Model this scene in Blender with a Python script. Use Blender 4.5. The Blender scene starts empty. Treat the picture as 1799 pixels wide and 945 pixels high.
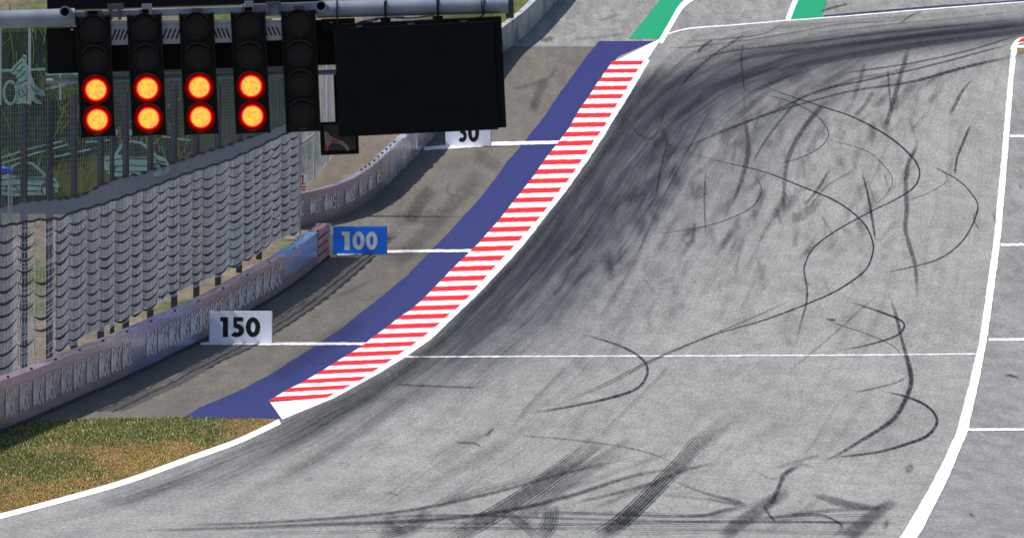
import bpy, bmesh, math, random
import numpy as np
from mathutils import Vector, Matrix, noise as mnoise
random.seed(7); rng = np.random.default_rng(7)
S = bpy.context.scene; C = S.collection; R = math.radians

# ------------------------------------------------------------------ camera model and hill profile
F, CX, CY, ZC = 14992.0, 899.5, 472.5, 5.043     # focal length in photo pixels, image centre, camera height
KY = np.array([160, 220, 266, 311, 361, 403, 420.]); KV = np.array([945, 754, 596, 430, 239, 70, 1.])
def pchip(x, xk, yk):
    h = np.diff(xk); d = np.diff(yk) / h; m = np.zeros_like(xk)
    m[0] = -2.953; m[-1] = d[-1]
    for i in range(1, len(xk) - 1):
        w1, w2 = 2 * h[i] + h[i-1], h[i] + 2 * h[i-1]; m[i] = (w1 + w2) / (w1 / d[i-1] + w2 / d[i])
    i = np.clip(np.searchsorted(xk, x) - 1, 0, len(h) - 1); t = (x - xk[i]) / h[i]
    return ((1+2*t)*(1-t)**2*yk[i] + t*(1-t)**2*h[i]*m[i] + t*t*(3-2*t)*yk[i+1] + t*t*(t-1)*h[i]*m[i+1])
_tY = np.arange(160, 420.01, 0.25); _tV = pchip(_tY, KY, KV); _tZ = ZC - (_tV - CY) / F * _tY
_sl = (_tZ[-1] - _tZ[-9]) / 2.0
_fY = np.arange(420.25, 520, 0.25); _fZ = _tZ[-1] + _sl * (_fY - 420)
_gY = np.concatenate([np.array([-3000., 160 - 1e-3]), _tY, _fY, np.array([800., 1500., 4000.])])
_gZ = np.concatenate([np.array([0., 0.]), _tZ, _fZ, np.array([_tZ[-1] + _sl*380, _tZ[-1] + _sl*900, _tZ[-1] + _sl*1500])])
def zg(Y): return np.interp(Y, _gY, _gZ)
_aY = np.concatenate([np.arange(60, 160, 1.0), _tY, _fY]); _aV = CY - (zg(_aY) - ZC) / _aY * F
def Yof(v): return np.interp(-np.asarray(v, float), -_aV, _aY)
def Vof(Y): return np.interp(Y, _aY, _aV)
def gp(u, v, h=0.0):
    Y = float(Yof(v)); return Vector(((u - CX) / F * Y, Y, float(zg(Y)) + h))
def gpa(u, v, h=0.0):                                   # arrays
    Y = Yof(v); return np.stack([(np.asarray(u, float) - CX) / F * Y, Y, zg(Y) + h], -1)
def at(u, v, Y): return Vector(((u - CX) / F * Y, Y, ZC - (v - CY) / F * Y))
def ip(pts):                                            # u as a function of v from (u, v) points
    p = sorted(pts, key=lambda q: q[1]); V = [q[1] for q in p]; U = [q[0] for q in p]
    def f(v):
        v = np.asarray(v, float); r = np.interp(v, V, U)
        r = np.where(v < V[0], U[0] + (v - V[0]) * (U[1]-U[0]) / (V[1]-V[0]), r)
        return np.where(v > V[-1], U[-1] + (v - V[-1]) * (U[-1]-U[-2]) / (V[-1]-V[-2]), r)
    return f
def fu(pts):                                            # v as a function of u
    U = [q[0] for q in pts]; V = [q[1] for q in pts]; return lambda u: float(np.interp(u, U, V))
def wob(v, amp, seed, wl=7.0):                          # small unevenness of painted edges
    v = np.asarray(v, float)
    return amp * np.array([mnoise.noise(Vector((x / wl, seed * 7.3, 0.5))) + .6*mnoise.noise(Vector((x / wl * 2.7, seed * 3.1, 4.5))) for x in v.ravel()]).reshape(v.shape)

# ------------------------------------------------------------------ object helpers
def tag(o, label=None, cat=None, group=None, kind=None):
    if label: o['label'] = label
    if cat: o['category'] = cat
    if group: o['group'] = group
    if kind: o['kind'] = kind
    return o
def empty(name, loc, rot=(0, 0, 0)):
    o = bpy.data.objects.new(name, None); C.objects.link(o); o.location = loc; o.rotation_euler = rot
    o.empty_display_size = .2; return o
def link(name, me, mats, parent=None):
    o = bpy.data.objects.new(name, me); C.objects.link(o)
    for m in (mats if isinstance(mats, (list, tuple)) else [mats]): me.materials.append(m)
    if parent is not None: o.parent = parent
    return o
def local(parent, co):                                  # parents here are only moved and rotated
    if parent is None: return co
    Mi = (Matrix.Translation(parent.location) @ parent.rotation_euler.to_matrix().to_4x4()).inverted()
    return [Mi @ Vector(c) for c in co]
def mesh(name, co, faces, mats, parent=None, mi=None, attrs=None, uv=None, smooth=False, world=True):
    if world: co = local(parent, co)
    me = bpy.data.meshes.new(name); me.from_pydata([tuple(c) for c in co], [], [tuple(f) for f in faces])
    if mi is not None: me.polygons.foreach_set('material_index', np.asarray(mi, np.int32))
    for k, a in (attrs or {}).items():
        a = np.asarray(a, np.float32)
        if a.ndim == 1: me.attributes.new(k, 'FLOAT', 'POINT').data.foreach_set('value', a)
        else: me.attributes.new(k, 'FLOAT_VECTOR', 'POINT').data.foreach_set('vector', a.ravel())
    if uv is not None:
        l = me.uv_layers.new(name='UVMap'); vi = np.empty(len(me.loops), np.int32); me.loops.foreach_get('vertex_index', vi)
        l.data.foreach_set('uv', np.asarray(uv, np.float32)[vi].ravel())
    if smooth: me.polygons.foreach_set('use_smooth', [True] * len(me.polygons))
    me.update(); return link(name, me, mats, parent)
class MB:
    def __init__(s): s.v = []; s.f = []; s.m = []
    def add(s, vs, fs, m=0):
        o = len(s.v); s.v += [Vector(a) for a in vs]; s.f += [tuple(i + o for i in f) for f in fs]; s.m += [m] * len(fs)
    def box(s, a, b, m=0, bev=0.0):
        x0, y0, z0 = a; x1, y1, z1 = b
        if bev <= 0:
            s.add([(x0,y0,z0),(x1,y0,z0),(x1,y1,z0),(x0,y1,z0),(x0,y0,z1),(x1,y0,z1),(x1,y1,z1),(x0,y1,z1)],
                  [(0,3,2,1),(4,5,6,7),(0,1,5,4),(1,2,6,5),(2,3,7,6),(3,0,4,7)], m); return
        bm = bmesh.new(); bmesh.ops.create_cube(bm, size=1)
        for q in bm.verts: q.co = Vector(((x0+x1)/2 + q.co.x*(x1-x0), (y0+y1)/2 + q.co.y*(y1-y0), (z0+z1)/2 + q.co.z*(z1-z0)))
        bmesh.ops.bevel(bm, geom=bm.edges[:], offset=bev, segments=2, affect='EDGES', profile=.5)
        bm.verts.index_update(); s.add([q.co.copy() for q in bm.verts], [[q.index for q in f.verts] for f in bm.faces], m); bm.free()
    def tube(s, pts, r, n=6, m=0, cap=True):
        pts = [Vector(p) for p in pts]; rings = []
        for i, p in enumerate(pts):
            d = (pts[min(i+1, len(pts)-1)] - pts[max(i-1, 0)]).normalized()
            a = d.cross(Vector((0, 0, 1)) if abs(d.z) < .9 else Vector((1, 0, 0))).normalized(); b = d.cross(a)
            rr = r[i] if isinstance(r, (list, tuple)) else r
            rings.append([p + a*math.cos(2*math.pi*k/n)*rr + b*math.sin(2*math.pi*k/n)*rr for k in range(n)])
        vs = [q for ring in rings for q in ring]; fs = []
        for i in range(len(pts)-1):
            for k in range(n): fs.append((i*n+k, i*n+(k+1) % n, (i+1)*n+(k+1) % n, (i+1)*n+k))
        if cap: fs += [tuple(range(n))[::-1], tuple((len(pts)-1)*n + k for k in range(n))]
        s.add(vs, fs, m)
    def ring(s, c, r0, r1, y0, y1, n=32, m=0, a0=0, a1=2*math.pi):   # annulus solid facing -Y
        full = abs(a1-a0-2*math.pi) < 1e-6; k = n if full else n+1; vs = []
        for i in range(k):
            a = a0 + (a1-a0)*i/n; ca, sa = math.cos(a), math.sin(a)
            vs += [(c[0]+ca*r0, y0, c[2]+sa*r0), (c[0]+ca*r1, y0, c[2]+sa*r1), (c[0]+ca*r1, y1, c[2]+sa*r1), (c[0]+ca*r0, y1, c[2]+sa*r0)]
        fs = []
        for i in range(n):
            A = i*4; B = ((i+1) % k)*4
            for j in range(4): fs.append((A+j, A+(j+1) % 4, B+(j+1) % 4, B+j))
        s.add(vs, fs, m)
    def disc(s, c, r, n=32, m=0, dome=0.0):
        vs = [(c[0], c[1]-dome, c[2])] + [(c[0]+math.cos(2*math.pi*i/n)*r, c[1], c[2]+math.sin(2*math.pi*i/n)*r) for i in range(n)]
        s.add(vs, [(0, 1+i, 1+(i+1) % n) for i in range(n)], m)
    def build(s, name, mats, parent=None, world=False, smooth=False):
        return mesh(name, s.v, s.f, mats, parent, mi=s.m, world=world, smooth=smooth)

# ------------------------------------------------------------------ materials
class NT:
    def __init__(s, name):
        s.m = bpy.data.materials.new(name); s.m.use_nodes = True; s.t = s.m.node_tree; s.t.nodes.clear()
        s.out = s.n('ShaderNodeOutputMaterial')
    def n(s, t, **k):
        q = s.t.nodes.new(t)
        for a, b in k.items(): setattr(q, a, b)
        return q
    def l(s, a, b): s.t.links.new(a, b)
    def set(s, sock, v):
        if isinstance(v, bpy.types.NodeSocket): s.l(v, sock)
        else: sock.default_value = (tuple(v) + (1,)) if (isinstance(v, (tuple, list)) and len(v) == 3 and sock.type == 'RGBA') else v
    def math(s, op, a, b=0.0, clamp=False):
        q = s.n('ShaderNodeMath', operation=op, use_clamp=clamp); s.set(q.inputs[0], a); s.set(q.inputs[1], b); return q.outputs[0]
    def mix(s, f, a, b, blend='MIX'):
        q = s.n('ShaderNodeMix', data_type='RGBA', blend_type=blend); s.set(q.inputs[0], f); s.set(q.inputs[6], a); s.set(q.inputs[7], b); return q.outputs[2]
    def pos(s): return s.n('ShaderNodeNewGeometry').outputs['Position']
    def obj(s): return s.n('ShaderNodeTexCoord').outputs['Object']
    def uv(s): return s.n('ShaderNodeTexCoord').outputs['UV']
    def attr(s, name, vec=False):
        q = s.n('ShaderNodeAttribute', attribute_name=name); return q.outputs['Vector' if vec else 'Fac']
    def noise(s, vec, scale=(1, 1, 1), off=0.0, detail=3, rough=.55):
        mp = s.n('ShaderNodeMapping'); s.l(vec, mp.inputs[0]); mp.inputs['Scale'].default_value = scale; mp.inputs['Location'].default_value = (off, off*1.7, off*.3)
        q = s.n('ShaderNodeTexNoise'); s.l(mp.outputs[0], q.inputs['Vector']); q.inputs['Scale'].default_value = 1; q.inputs['Detail'].default_value = detail
        q.inputs['Roughness'].default_value = rough; return q.outputs['Fac']
    def ramp(s, v, a, b, lo=0., hi=1.):
        q = s.n('ShaderNodeMapRange', clamp=True); s.set(q.inputs[0], v); q.inputs[1].default_value = a; q.inputs[2].default_value = b
        q.inputs[3].default_value = lo; q.inputs[4].default_value = hi; return q.outputs[0]
    def bsdf(s, col, rough=.7, metal=0., spec=.3, bump=None, bs=.3, bd=.02):
        b = s.n('ShaderNodeBsdfPrincipled'); s.set(b.inputs['Base Color'], col); s.set(b.inputs['Roughness'], rough)
        b.inputs['Metallic'].default_value = metal; b.inputs['Specular IOR Level'].default_value = spec
        if bump is not None:
            q = s.n('ShaderNodeBump'); q.inputs['Strength'].default_value = bs; q.inputs['Distance'].default_value = bd
            s.l(bump, q.inputs['Height']); s.l(q.outputs[0], b.inputs['Normal'])
        s.l(b.outputs[0], s.out.inputs[0]); return b
def simple(name, c1, c2=None, rough=.7, scale=(3, 3, 3), metal=0., spec=.3, pos=False, lo=.35, hi=.65):
    t = NT(name); c2 = c2 or tuple(x*.8 for x in c1)
    f = t.ramp(t.noise(t.pos() if pos else t.obj(), scale, 1.3, 4), lo, hi)
    t.bsdf(t.mix(f, c1, c2), rough, metal, spec); return t.m
def asphalt(name, c, rubber=False, streaks=.12, grain=.28, warm=None):
    t = NT(name); p = t.pos()
    g = t.ramp(t.noise(p, (15, 1.3, 0), 0, 3, .85), .36, .64, 1-grain, 1+grain)
    g2 = t.ramp(t.noise(p, (2.2, .25, 0), 5, 4, .6), .36, .64, 1-streaks, 1+streaks)
    g3 = t.ramp(t.noise(p, (.25, .05, 0), 9, 3), .3, .7, .93, 1.07)
    col = t.mix(t.math('MULTIPLY', t.ramp(t.noise(p, (.5, .07, 0), 3, 4), .4, .7), .7 if warm else 0), c, warm or c)
    if rubber:
        fl = t.attr('flow', True); rb = t.attr('rubber')
        a = t.noise(fl, (20, 1.6, 0), 2, 4, .7); b = t.noise(fl, (6, 1.0, 0), 8, 3, .6); cst = t.noise(fl, (45, 3.0, 0), 4, 2, .7)
        st = t.math('ADD', t.math('MULTIPLY', t.ramp(a, .3, .7), .5), t.math('MULTIPLY', t.ramp(b, .3, .7), .5))
        st2 = t.math('ADD', t.math('MULTIPLY', st, .75), t.math('MULTIPLY', t.ramp(cst, .3, .7), .25))
        k = t.math('MULTIPLY', rb, t.math('ADD', t.math('MULTIPLY', st2, .48), .76))
        k = t.math('ADD', k, t.math('MULTIPLY', t.ramp(st2, .42, .85), .20), True)
        col = t.mix(k, col, (.033, .035, .043))
        rgh = t.ramp(k, 0, 1, .9, .62)
    else: rgh = .9
    col = t.mix(1.0, col, t.math('MULTIPLY', t.math('MULTIPLY', g, g2), g3), 'MULTIPLY')
    t.bsdf(col, rgh, spec=.2); return t.m
def paint(name, c, worn=.12, dirt=(.12, .12, .12), rough=.65):
    t = NT(name); p = t.pos()
    w = t.math('MULTIPLY', t.ramp(t.noise(p, (5, .7, 0), 2, 5, .7), .5, .8), worn)
    g = t.ramp(t.noise(p, (22, 1.6, 0), 6, 2, .7), .25, .75, .9, 1.1)
    t.bsdf(t.mix(1.0, t.mix(w, c, dirt), g, 'MULTIPLY'), rough, spec=.25); return t.m
def rubbermat():
    t = NT('tyre rubber'); p = t.pos()
    n = t.math('MULTIPLY', t.ramp(t.noise(p, (9, .5, 0), 3, 4, .75), .3, .58, .42, 1.15), t.ramp(t.noise(p, (30, 2.2, 0), 13, 3, .8), .3, .62, .5, 1.2))
    a = t.math('MULTIPLY', t.attr('cover'), n, True)
    d = t.n('ShaderNodeBsdfDiffuse'); d.inputs[0].default_value = (.020, .021, .026, 1)
    tr = t.n('ShaderNodeBsdfTransparent'); mx = t.n('ShaderNodeMixShader'); t.l(a, mx.inputs[0]); t.l(tr.outputs[0], mx.inputs[1]); t.l(d.outputs[0], mx.inputs[2])
    t.l(mx.outputs[0], t.out.inputs[0]); return t.m
def glow(name, c1, c2, strength=1., sc=60):
    t = NT(name); f = t.ramp(t.noise(t.obj(), (sc, sc, sc), 1, 2), .4, .65); o = t.obj()
    sp = t.n('ShaderNodeSeparateXYZ'); t.l(o, sp.inputs[0])
    gx = t.math('SINE', t.math('MULTIPLY', sp.outputs[0], 2*math.pi/.0105)); gz = t.math('SINE', t.math('MULTIPLY', sp.outputs[2], 2*math.pi/.0105))
    dots = t.ramp(t.math('ADD', gx, gz), -1.6, .2, .82, 1.)
    e = t.n('ShaderNodeEmission'); t.l(t.mix(f, c1, c2), e.inputs[0]); t.l(t.math('MULTIPLY', dots, strength), e.inputs[1]); t.l(e.outputs[0], t.out.inputs[0]); return t.m

M = {}
M['track'] = asphalt('track asphalt', (.258, .257, .246), True, grain=.33)
M['runoff'] = asphalt('old run-off asphalt', (.225, .222, .215), streaks=.2)
M['brown'] = asphalt('brown run-off asphalt', (.143, .127, .107), streaks=.12, warm=(.108, .099, .088))
M['pit'] = asphalt('pit exit asphalt', (.226, .225, .222), streaks=.17, warm=(.20, .194, .188))
M['road'] = asphalt('service road asphalt', (.20, .165, .125), streaks=.15)
M['white'] = paint('white road paint', (.82, .82, .82), .12, (.45, .45, .45))
M['whitethin'] = paint('thin white road paint', (.78, .78, .78), .45, (.3, .3, .3))
M['red'] = paint('red kerb paint', (.72, .010, .016), .16, (.3, .02, .03))
M['purple'] = paint('purple verge paint', (.019, .020, .128), .35, (.016, .017, .06), .55)
M['green'] = paint('green verge paint', (.005, .29, .125), .2, (.02, .17, .08))
M['navy'] = paint('navy paint', (.02, .025, .09), .2, (.05, .05, .07))
M['rubber'] = rubbermat()
M['black'] = simple('black painted steel', (.003, .003, .004), (.005, .005, .006), .6, spec=.12)
M['screen'] = simple('matt black screen', (.0045, .0055, .0065), (.0055, .0065, .0075), .7, spec=.1)
M['housing'] = simple('black lamp housing', (.004, .0035, .004), (.006, .005, .006), .55, spec=.15)
M['visor'] = simple('black visor plastic', (.014, .015, .02), None, .35, spec=.5)
M['lensoff'] = simple('dark lens', (.016, .0135, .014), (.012, .010, .010), .4, (30, 30, 30), spec=.15)
M['steel'] = simple('galvanised steel', (.42, .44, .47), (.30, .32, .35), .5, (2, 2, 2), .35)
M['alu'] = simple('painted grey aluminium', (.24, .27, .34), (.18, .20, .26), .5, (4, 4, 4))
M['plate'] = simple('bare aluminium plate', (.46, .48, .54), (.38, .40, .46), .5, (4, 4, 4))
M['slot'] = simple('dark steel and slot shadow', (.02, .02, .022), None, .8)  # dark steel; doubles as painted shade in slots and tube ends
M['post'] = simple('dark fence steel', (.055, .055, .07), (.08, .08, .095), .6, (1, 1, 1))
M['wire'] = simple('galvanised wire', (.40, .42, .47), (.25, .27, .31), .6, (.5, 3, 3), pos=True)
M['cap'] = simple('pale sunlit zinc capping', (.74, .76, .82), (.58, .60, .66), .45, (.6, .6, .6), pos=True)  # zinc lightened to paint in the sun on the wall's top edge
M['strand'] = simple('grey net strand', (.13, .135, .16), (.08, .083, .10), .7, (.3, 2, 2), pos=True)
M['cableshade'] = simple('dark cable and net gap shade', (.018, .02, .03), None, .7)  # top cable colour; also paints the shade in the net's gaps
M['canvas'] = simple('fine grey mesh fabric', (.22, .235, .26), (.16, .17, .19), .8, (1, 1, 1), pos=True)
M['plastic'] = simple('white plastic', (.8, .8, .78), None, .5)
M['boardwhite'] = simple('white board', (.86, .87, .94), (.80, .82, .91), .45)
M['boardblue'] = simple('blue board', (.012, .185, .86), (.012, .165, .78), .4)
M['digitblack'] = simple('black lettering', (.008, .008, .009), None, .5)
M['digitwhite'] = simple('white lettering', (.75, .75, .75), None, .5)
M['logo'] = simple('pale lettering', (.88, .84, .90), (.62, .58, .63), .5, (.6, .6, .6), pos=True)
M['endred'] = simple('faded red steel', (.42, .13, .11), (.5, .25, .22), .5)
M['tent'] = simple('blue canopy cloth', (.02, .09, .50), None, .6)
M['signred'] = simple('red sign lettering', (.5, .02, .03), None, .5)
M['lit'] = glow('lit orange lamp', (1.0, .47, .035), (1.0, .24, .085), 1.15, 28)
M['halorim'] = glow('red halo on lamp edge', (1.0, .006, .004), (1.0, .006, .004), .75)  # red halo at the lamp's edge, painted as a glowing rim
M['bloomdim'] = glow('dim red bloom round lamp', (1.0, .004, .004), (1.0, .004, .004), .09)  # lens bloom around lit lamps, painted as a faintly glowing ring
M['ledgreen'] = glow('green indicator', (.1, .6, .1), (.1, .6, .1), 1); M['ledred'] = glow('red indicator', (.9, .02, .02), (.9, .02, .02), 1)
def bannermat(name, base, alt, seam=.4):
    t = NT(name); uv = t.uv()
    br = t.n('ShaderNodeTexBrick', offset=.0); t.l(uv, br.inputs['Vector']); br.inputs['Scale'].default_value = 1; br.inputs['Mortar Size'].default_value = .018
    br.inputs['Brick Width'].default_value = 4.0; br.inputs['Row Height'].default_value = .36
    br.inputs['Color1'].default_value = br.inputs['Color2'].default_value = (1, 1, 1, 1); br.inputs['Mortar'].default_value = (seam, seam, seam, 1)
    n = t.noise(uv, (.25, 1.2, 0), 2, 4, .65); st = t.noise(uv, (2.5, .5, 0), 5, 4, .7)
    c = t.mix(t.ramp(n, .35, .65), base, alt); c = t.mix(1., c, t.ramp(st, .3, .75, .92, 1.08), 'MULTIPLY'); c = t.mix(1., c, br.outputs[0], 'MULTIPLY')
    t.bsdf(c, .22, spec=.5, bump=t.noise(uv, (.8, .8, 0), 7, 3, .5), bs=.05, bd=.05); return t.m
M['banner'] = bannermat('purple brown banner', (.36, .235, .30), (.235, .175, .20))
M['bannersheen'] = bannermat('blue sky-reflection banner', (.19, .185, .38), (.14, .135, .29))  # bluish sky reflection painted into the banner colour
M['bannersky'] = bannermat('bright blue sky-reflection banner', (.05, .20, .55), (.16, .34, .62))  # blue gloss on the wall, painted as banner colour
M['farbanner'] = bannermat('brown purple far banner', (.27, .195, .225), (.19, .15, .16), .8)
M['wrap'] = bannermat('crumpled clear wrap', (.24, .21, .24), (.42, .42, .48), .8)
def concrete(name, c):
    t = NT(name); p = t.pos(); f = t.noise(p, (3, .5, 1.2), 2, 5, .65); s = t.noise(p, (1.2, .35, .2), 8, 3)
    col = t.mix(t.ramp(s, .5, .7), c, (.10, .12, .09)); t.bsdf(t.mix(1., col, t.ramp(f, .25, .75, .6, 1.3), 'MULTIPLY'), .85); return t.m
M['concrete'] = concrete('stained concrete', (.40, .40, .40))
def soil(name):
    t = NT(name); p = t.pos(); f = t.noise(p, (.35, .10, 0), 4, 5, .65); g = t.noise(p, (4, .6, 0), 1, 4, .7); q = t.noise(p, (.12, .04, 0), 14, 3)
    c = t.mix(t.ramp(f, .42, .62), (.155, .125, .09), (.21, .17, .125)); c = t.mix(t.ramp(q, .50, .60), c, (.075, .10, .025))
    t.bsdf(t.mix(1., c, t.ramp(g, .25, .75, .55, 1.35), 'MULTIPLY'), .95, spec=.1); return t.m
M['soil'] = soil('dry grassy soil')
def grassmat():
    t = NT('grass blades'); c = t.attr('tint', True); b = t.bsdf(c, .8, spec=.15); return t.m
M['grass'] = grassmat()
M['turf'] = simple('turf soil', (.22, .15, .065), (.13, .12, .035), .95, (1.2, .2, 1), pos=True)
M['mural'] = simple('dark green printed cloth', (.018, .040, .030), (.03, .055, .036), .7, (.25, 1, .25))
M['murallow'] = simple('grey green printed cloth', (.030, .045, .040), (.06, .08, .055), .7, (.3, 1, .3))
M['muralolive'] = simple('olive printed cloth', (.10, .13, .03), (.06, .085, .03), .7, (.4, 1, .4))
M['blade'] = simple('yellow green print', (.17, .23, .045), (.08, .15, .075), .7, (.2, 1, .3))
M['mint'] = simple('mint print', (.21, .37, .33), (.16, .29, .27), .7)
M['ink'] = simple('dark ink', (.014, .028, .026), None, .7)
M['muralwhite'] = simple('white post', (.55, .56, .62), None, .6)
M['figure'] = simple('dark purple screen print', (.045, .035, .045), None, .5)
M['figurepale'] = simple('pale pink print', (.32, .24, .27), None, .5)

# ------------------------------------------------------------------ flat sheets and strips on the ground
def rows(name, uL, uR, vs, nc, h, m, parent=None, wl=0., wr=0., prof=None, seed=1., extra=None):
    vs = np.asarray(vs, float); L = uL(vs) + (wob(vs, wl, seed) if wl else 0); Rr = uR(vs) + (wob(vs, wr, seed+5) if wr else 0)
    t = np.linspace(0, 1, nc+1); U = L[:, None]*(1-t) + Rr[:, None]*t; V = np.repeat(vs[:, None], nc+1, 1)
    co = gpa(U, V, h)
    if prof is not None: co[..., 2] += prof(t)[None, :]
    n = nc+1; i = np.arange(len(vs)-1)[:, None]*n + np.arange(nc)[None, :]; fs = np.stack([i, i+1, i+n+1, i+n], -1).reshape(-1, 4)
    if vs[1] > vs[0]: fs = fs[:, ::-1]
    return mesh(name, co.reshape(-1, 3), fs, m, parent, attrs=extra(U.ravel(), V.ravel()) if extra else None)
def smooth(pts, step=5.):
    p = [np.array(q, float) for q in pts]; p = [2*p[0]-p[1]] + p + [2*p[-1]-p[-2]]; out = []
    for i in range(1, len(p)-2):
        a, b, c, d = p[i-1:i+3]; n = max(1, int(np.linalg.norm(c-b)/step))
        for k in range(n):
            t = k/n; out.append(.5*((2*b)+(-a+c)*t+(2*a-5*b+4*c-d)*t*t+(-a+3*b-3*c+d)*t**3))
    out.append(p[-2]); return np.array(out)
def offs(P):
    d = np.gradient(P, axis=0); d /= np.maximum(np.linalg.norm(d, axis=1, keepdims=True), 1e-6); return np.stack([-d[:, 1], d[:, 0]], -1)
def pline(name, pts, w, h, m, parent=None, wo=.5, seed=1.):
    P = smooth(pts, 4.); N = offs(P); w = np.interp(np.linspace(0, 1, len(P)), np.linspace(0, 1, len(w)), w) if isinstance(w, (list, tuple)) else np.full(len(P), float(w))
    ar = np.arange(len(P))*4.; A = P + N*(w/2 + wob(ar, wo, seed))[:, None]; B = P - N*(w/2 + wob(ar, wo, seed+9))[:, None]
    co = np.concatenate([gpa(A[:, 0], A[:, 1], h), gpa(B[:, 0], B[:, 1], h)]); n = len(P)
    return mesh(name, co, [(i, i+1, n+i+1, n+i) for i in range(n-1)], m, parent)
def flat_up(o):
    me = o.data
    bm = bmesh.new(); bm.from_mesh(me)
    fl = [f for f in bm.faces if f.normal.z < 0]
    if fl: bmesh.ops.reverse_faces(bm, faces=fl)
    bm.to_mesh(me); bm.free(); return o

# ------------------------------------------------------------------ ground
ys = np.concatenate([[-1500, -400, -60], np.arange(0, 150, 10.), np.arange(150, 470, 1.0), np.arange(470, 520, 10), [600, 800, 1100, 1500, 2500, 4000]])
xs = np.concatenate([[-3000, -600, -150, -60, -40], np.arange(-30, 31, 3.), [40, 60, 150, 600, 3000]])
co = [(x, y, float(zg(y)) - .035) for y in ys for x in xs]; n = len(xs)
tag(mesh('ground', co, [(j*n+i, j*n+i+1, (j+1)*n+i+1, (j+1)*n+i) for j in range(len(ys)-1) for i in range(n-1)], M['soil']), kind='structure')

VV = np.concatenate([np.arange(1900, 945, -40), np.arange(945, -160, -3.)])
pE = [(496,737),(585,701),(665,657),(711,629),(757,597),(837,520),(880,475),(916,436),(960,380),(995,336),(1035,280),(1065,234),(1084,202),(1095,185),(1122,140),(1140,110),(1155,82),(1165,64)]
E = ip(pE)
Wc = fu([(-300,977),(-100,933),(0,907.5),(111,878),(222,846),(333,806),(417,776),(492,741)])
pW = [(-300,977),(-100,933),(0,907.5),(111,878),(222,846),(333,806),(417,776),(492,741)]
pR = [(582,695),(608,681),(636,667),(660,650),(682,636),(705,620),(728,604),(748,588),(768,572),(786,555),(806,539),(823,522),(870,468),(916,419),(932,401),(946,384),(960,367),(972,350),(985,332),(999,316),(1010,299),(1021,284),(1032,267),(1042,250),(1054,234),(1065,217),(1074,201),(1083,185),(1094,169),(1101,155),(1111,139),(1120,124),(1130,109)]
pL = [(473,706),(504,687),(533,673),(560,657),(583,643),(610,626),(636,610),(654,595),(677,579),(697,562),(722,546),(742,529),(792,477),(834,436),(845,425),(859,408),(874,391),(887,375),(901,357),(915,340),(927,324),(940,307),(952,290),(964,273),(977,257),(989,241),(1001,224),(1010,208),(1020,191),(1032,175),(1042,159),(1052,144),(1062,129),(1073,114)]
pP = [(322,734),(350,716),(420,687),(480,655),(550,610),(600,577),(650,537),(712,487),(760,438),(800,396),(845,347),(895,280),(925,245),(960,200),(985,162),(1025,107),(1052,73)]
Rk, Lk, Pk = ip(pR), ip(pL), ip(pP)
pRt = [(1420,1200),(1606,930),(1652,845),(1690,760),(1712,670),(1727,600),(1740,510),(1752,420),(1760,330),(1768,240),(1775,150),(1780,100),(1783,84)]
Rt = ip(pRt)

tag(rows('runoff_area', lambda v: 905 + (v-62)*-.9, lambda v: np.full_like(v, 2700.), np.arange(110, -160, -3.), 30, 0.0, M['runoff']), kind='structure')
# tan-brown run-off strip between barrier and purple verge
uBR = lambda v: np.interp(v, [0, 60, 80, 125, 265, 300, 350, 398, 452, 530, 603, 660, 712, 760], [1000, 930, 905, 860, 735, 705, 650, 520, 560, 460, 340, 220, 105, -20]) - 14
uBR2 = lambda v: np.where(v > 700, np.interp(v, [700, 735], [500, 496]), Pk(v) + 30)
tag(rows('runoff_strip', uBR, uBR2, np.arange(760, 79, -3.), 24, .002, M['brown'], wr=.0), kind='structure')
tag(rows('service_road', lambda v: np.interp(v, [200, 240, 330, 400], [640, 600, 545, 500]), lambda v: uBR(v)+8, np.arange(420, 150, -3.), 8, -.01, M['road']), kind='structure')

# the race track: dense sheet with rubber cover and flow direction stored on it
topline = [(1165,64),(1192,55),(1220,50),(1300,44),(1380,37),(1450,31),(1620,17),(1799,4),(2000,-12),(2300,-36)]
tl = ip(topline)
def tL(v): return np.where(v > 737, np.interp(v, [737,741,776,806,846,878,907.5,933,977,1900], [497,492,417,333,222,111,0,-100,-300,-5000]), np.where(v > 64, E(v), tl(v)))
def tR(v): return np.where(v > 86, Rt(v), np.interp(v, [-40, 60, 70, 78, 86], [2500, 2300, 1990, 1860, 1782.5]))
G1 = ip([(-900,1300),(100,1000),(420,900),(640,770),(800,640),(900,560),(1010,420),(1090,300),(1160,215),(1240,160),(1400,98),(1600,70),(1799,48),(2100,20)])
def flow(u, v):
    a, b, c = tL(v), np.maximum(G1(v), tL(v) + 20), np.maximum(tR(v), G1(v) + 60)
    t = np.where(u < b, (u-a)/(b-a), 1 + (u-b)/(c-b)); return t
def Uflow(t, v):
    a, b = tL(v), np.maximum(G1(v), tL(v) + 20); c = np.maximum(tR(v), G1(v) + 60)
    return np.where(t < 1, a + (b-a)*t, b + (c-b)*(t-1))
BANDS = [  # polyline, half width, strength: where tyres have laid down rubber
  ([(1900,36),(1799,48),(1600,70),(1450,92),(1310,123),(1200,170)], [19,21,27,36,46,56], [.97,.95,.92,.9,.86,.8]),
  ([(1020,345),(960,430),(880,515),(810,580),(720,660),(600,720),(470,790),(200,880)], [46,42,38,36,32,26,22,18], [.4,.42,.40,.34,.3,.3,.22,.1]),
  ([(1500,130),(1400,190),(1320,270),(1260,380)], [40,60,60,50], [.22,.25,.2,.08]),
  ([(1799,92),(1650,125),(1450,170),(1300,220)], [14,18,22,26], [.15,.2,.2,.15]),
  ([(300,935),(700,915),(1000,912),(1500,925)], [18,18,20,20], [.08,.12,.14,.12]),
]
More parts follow.
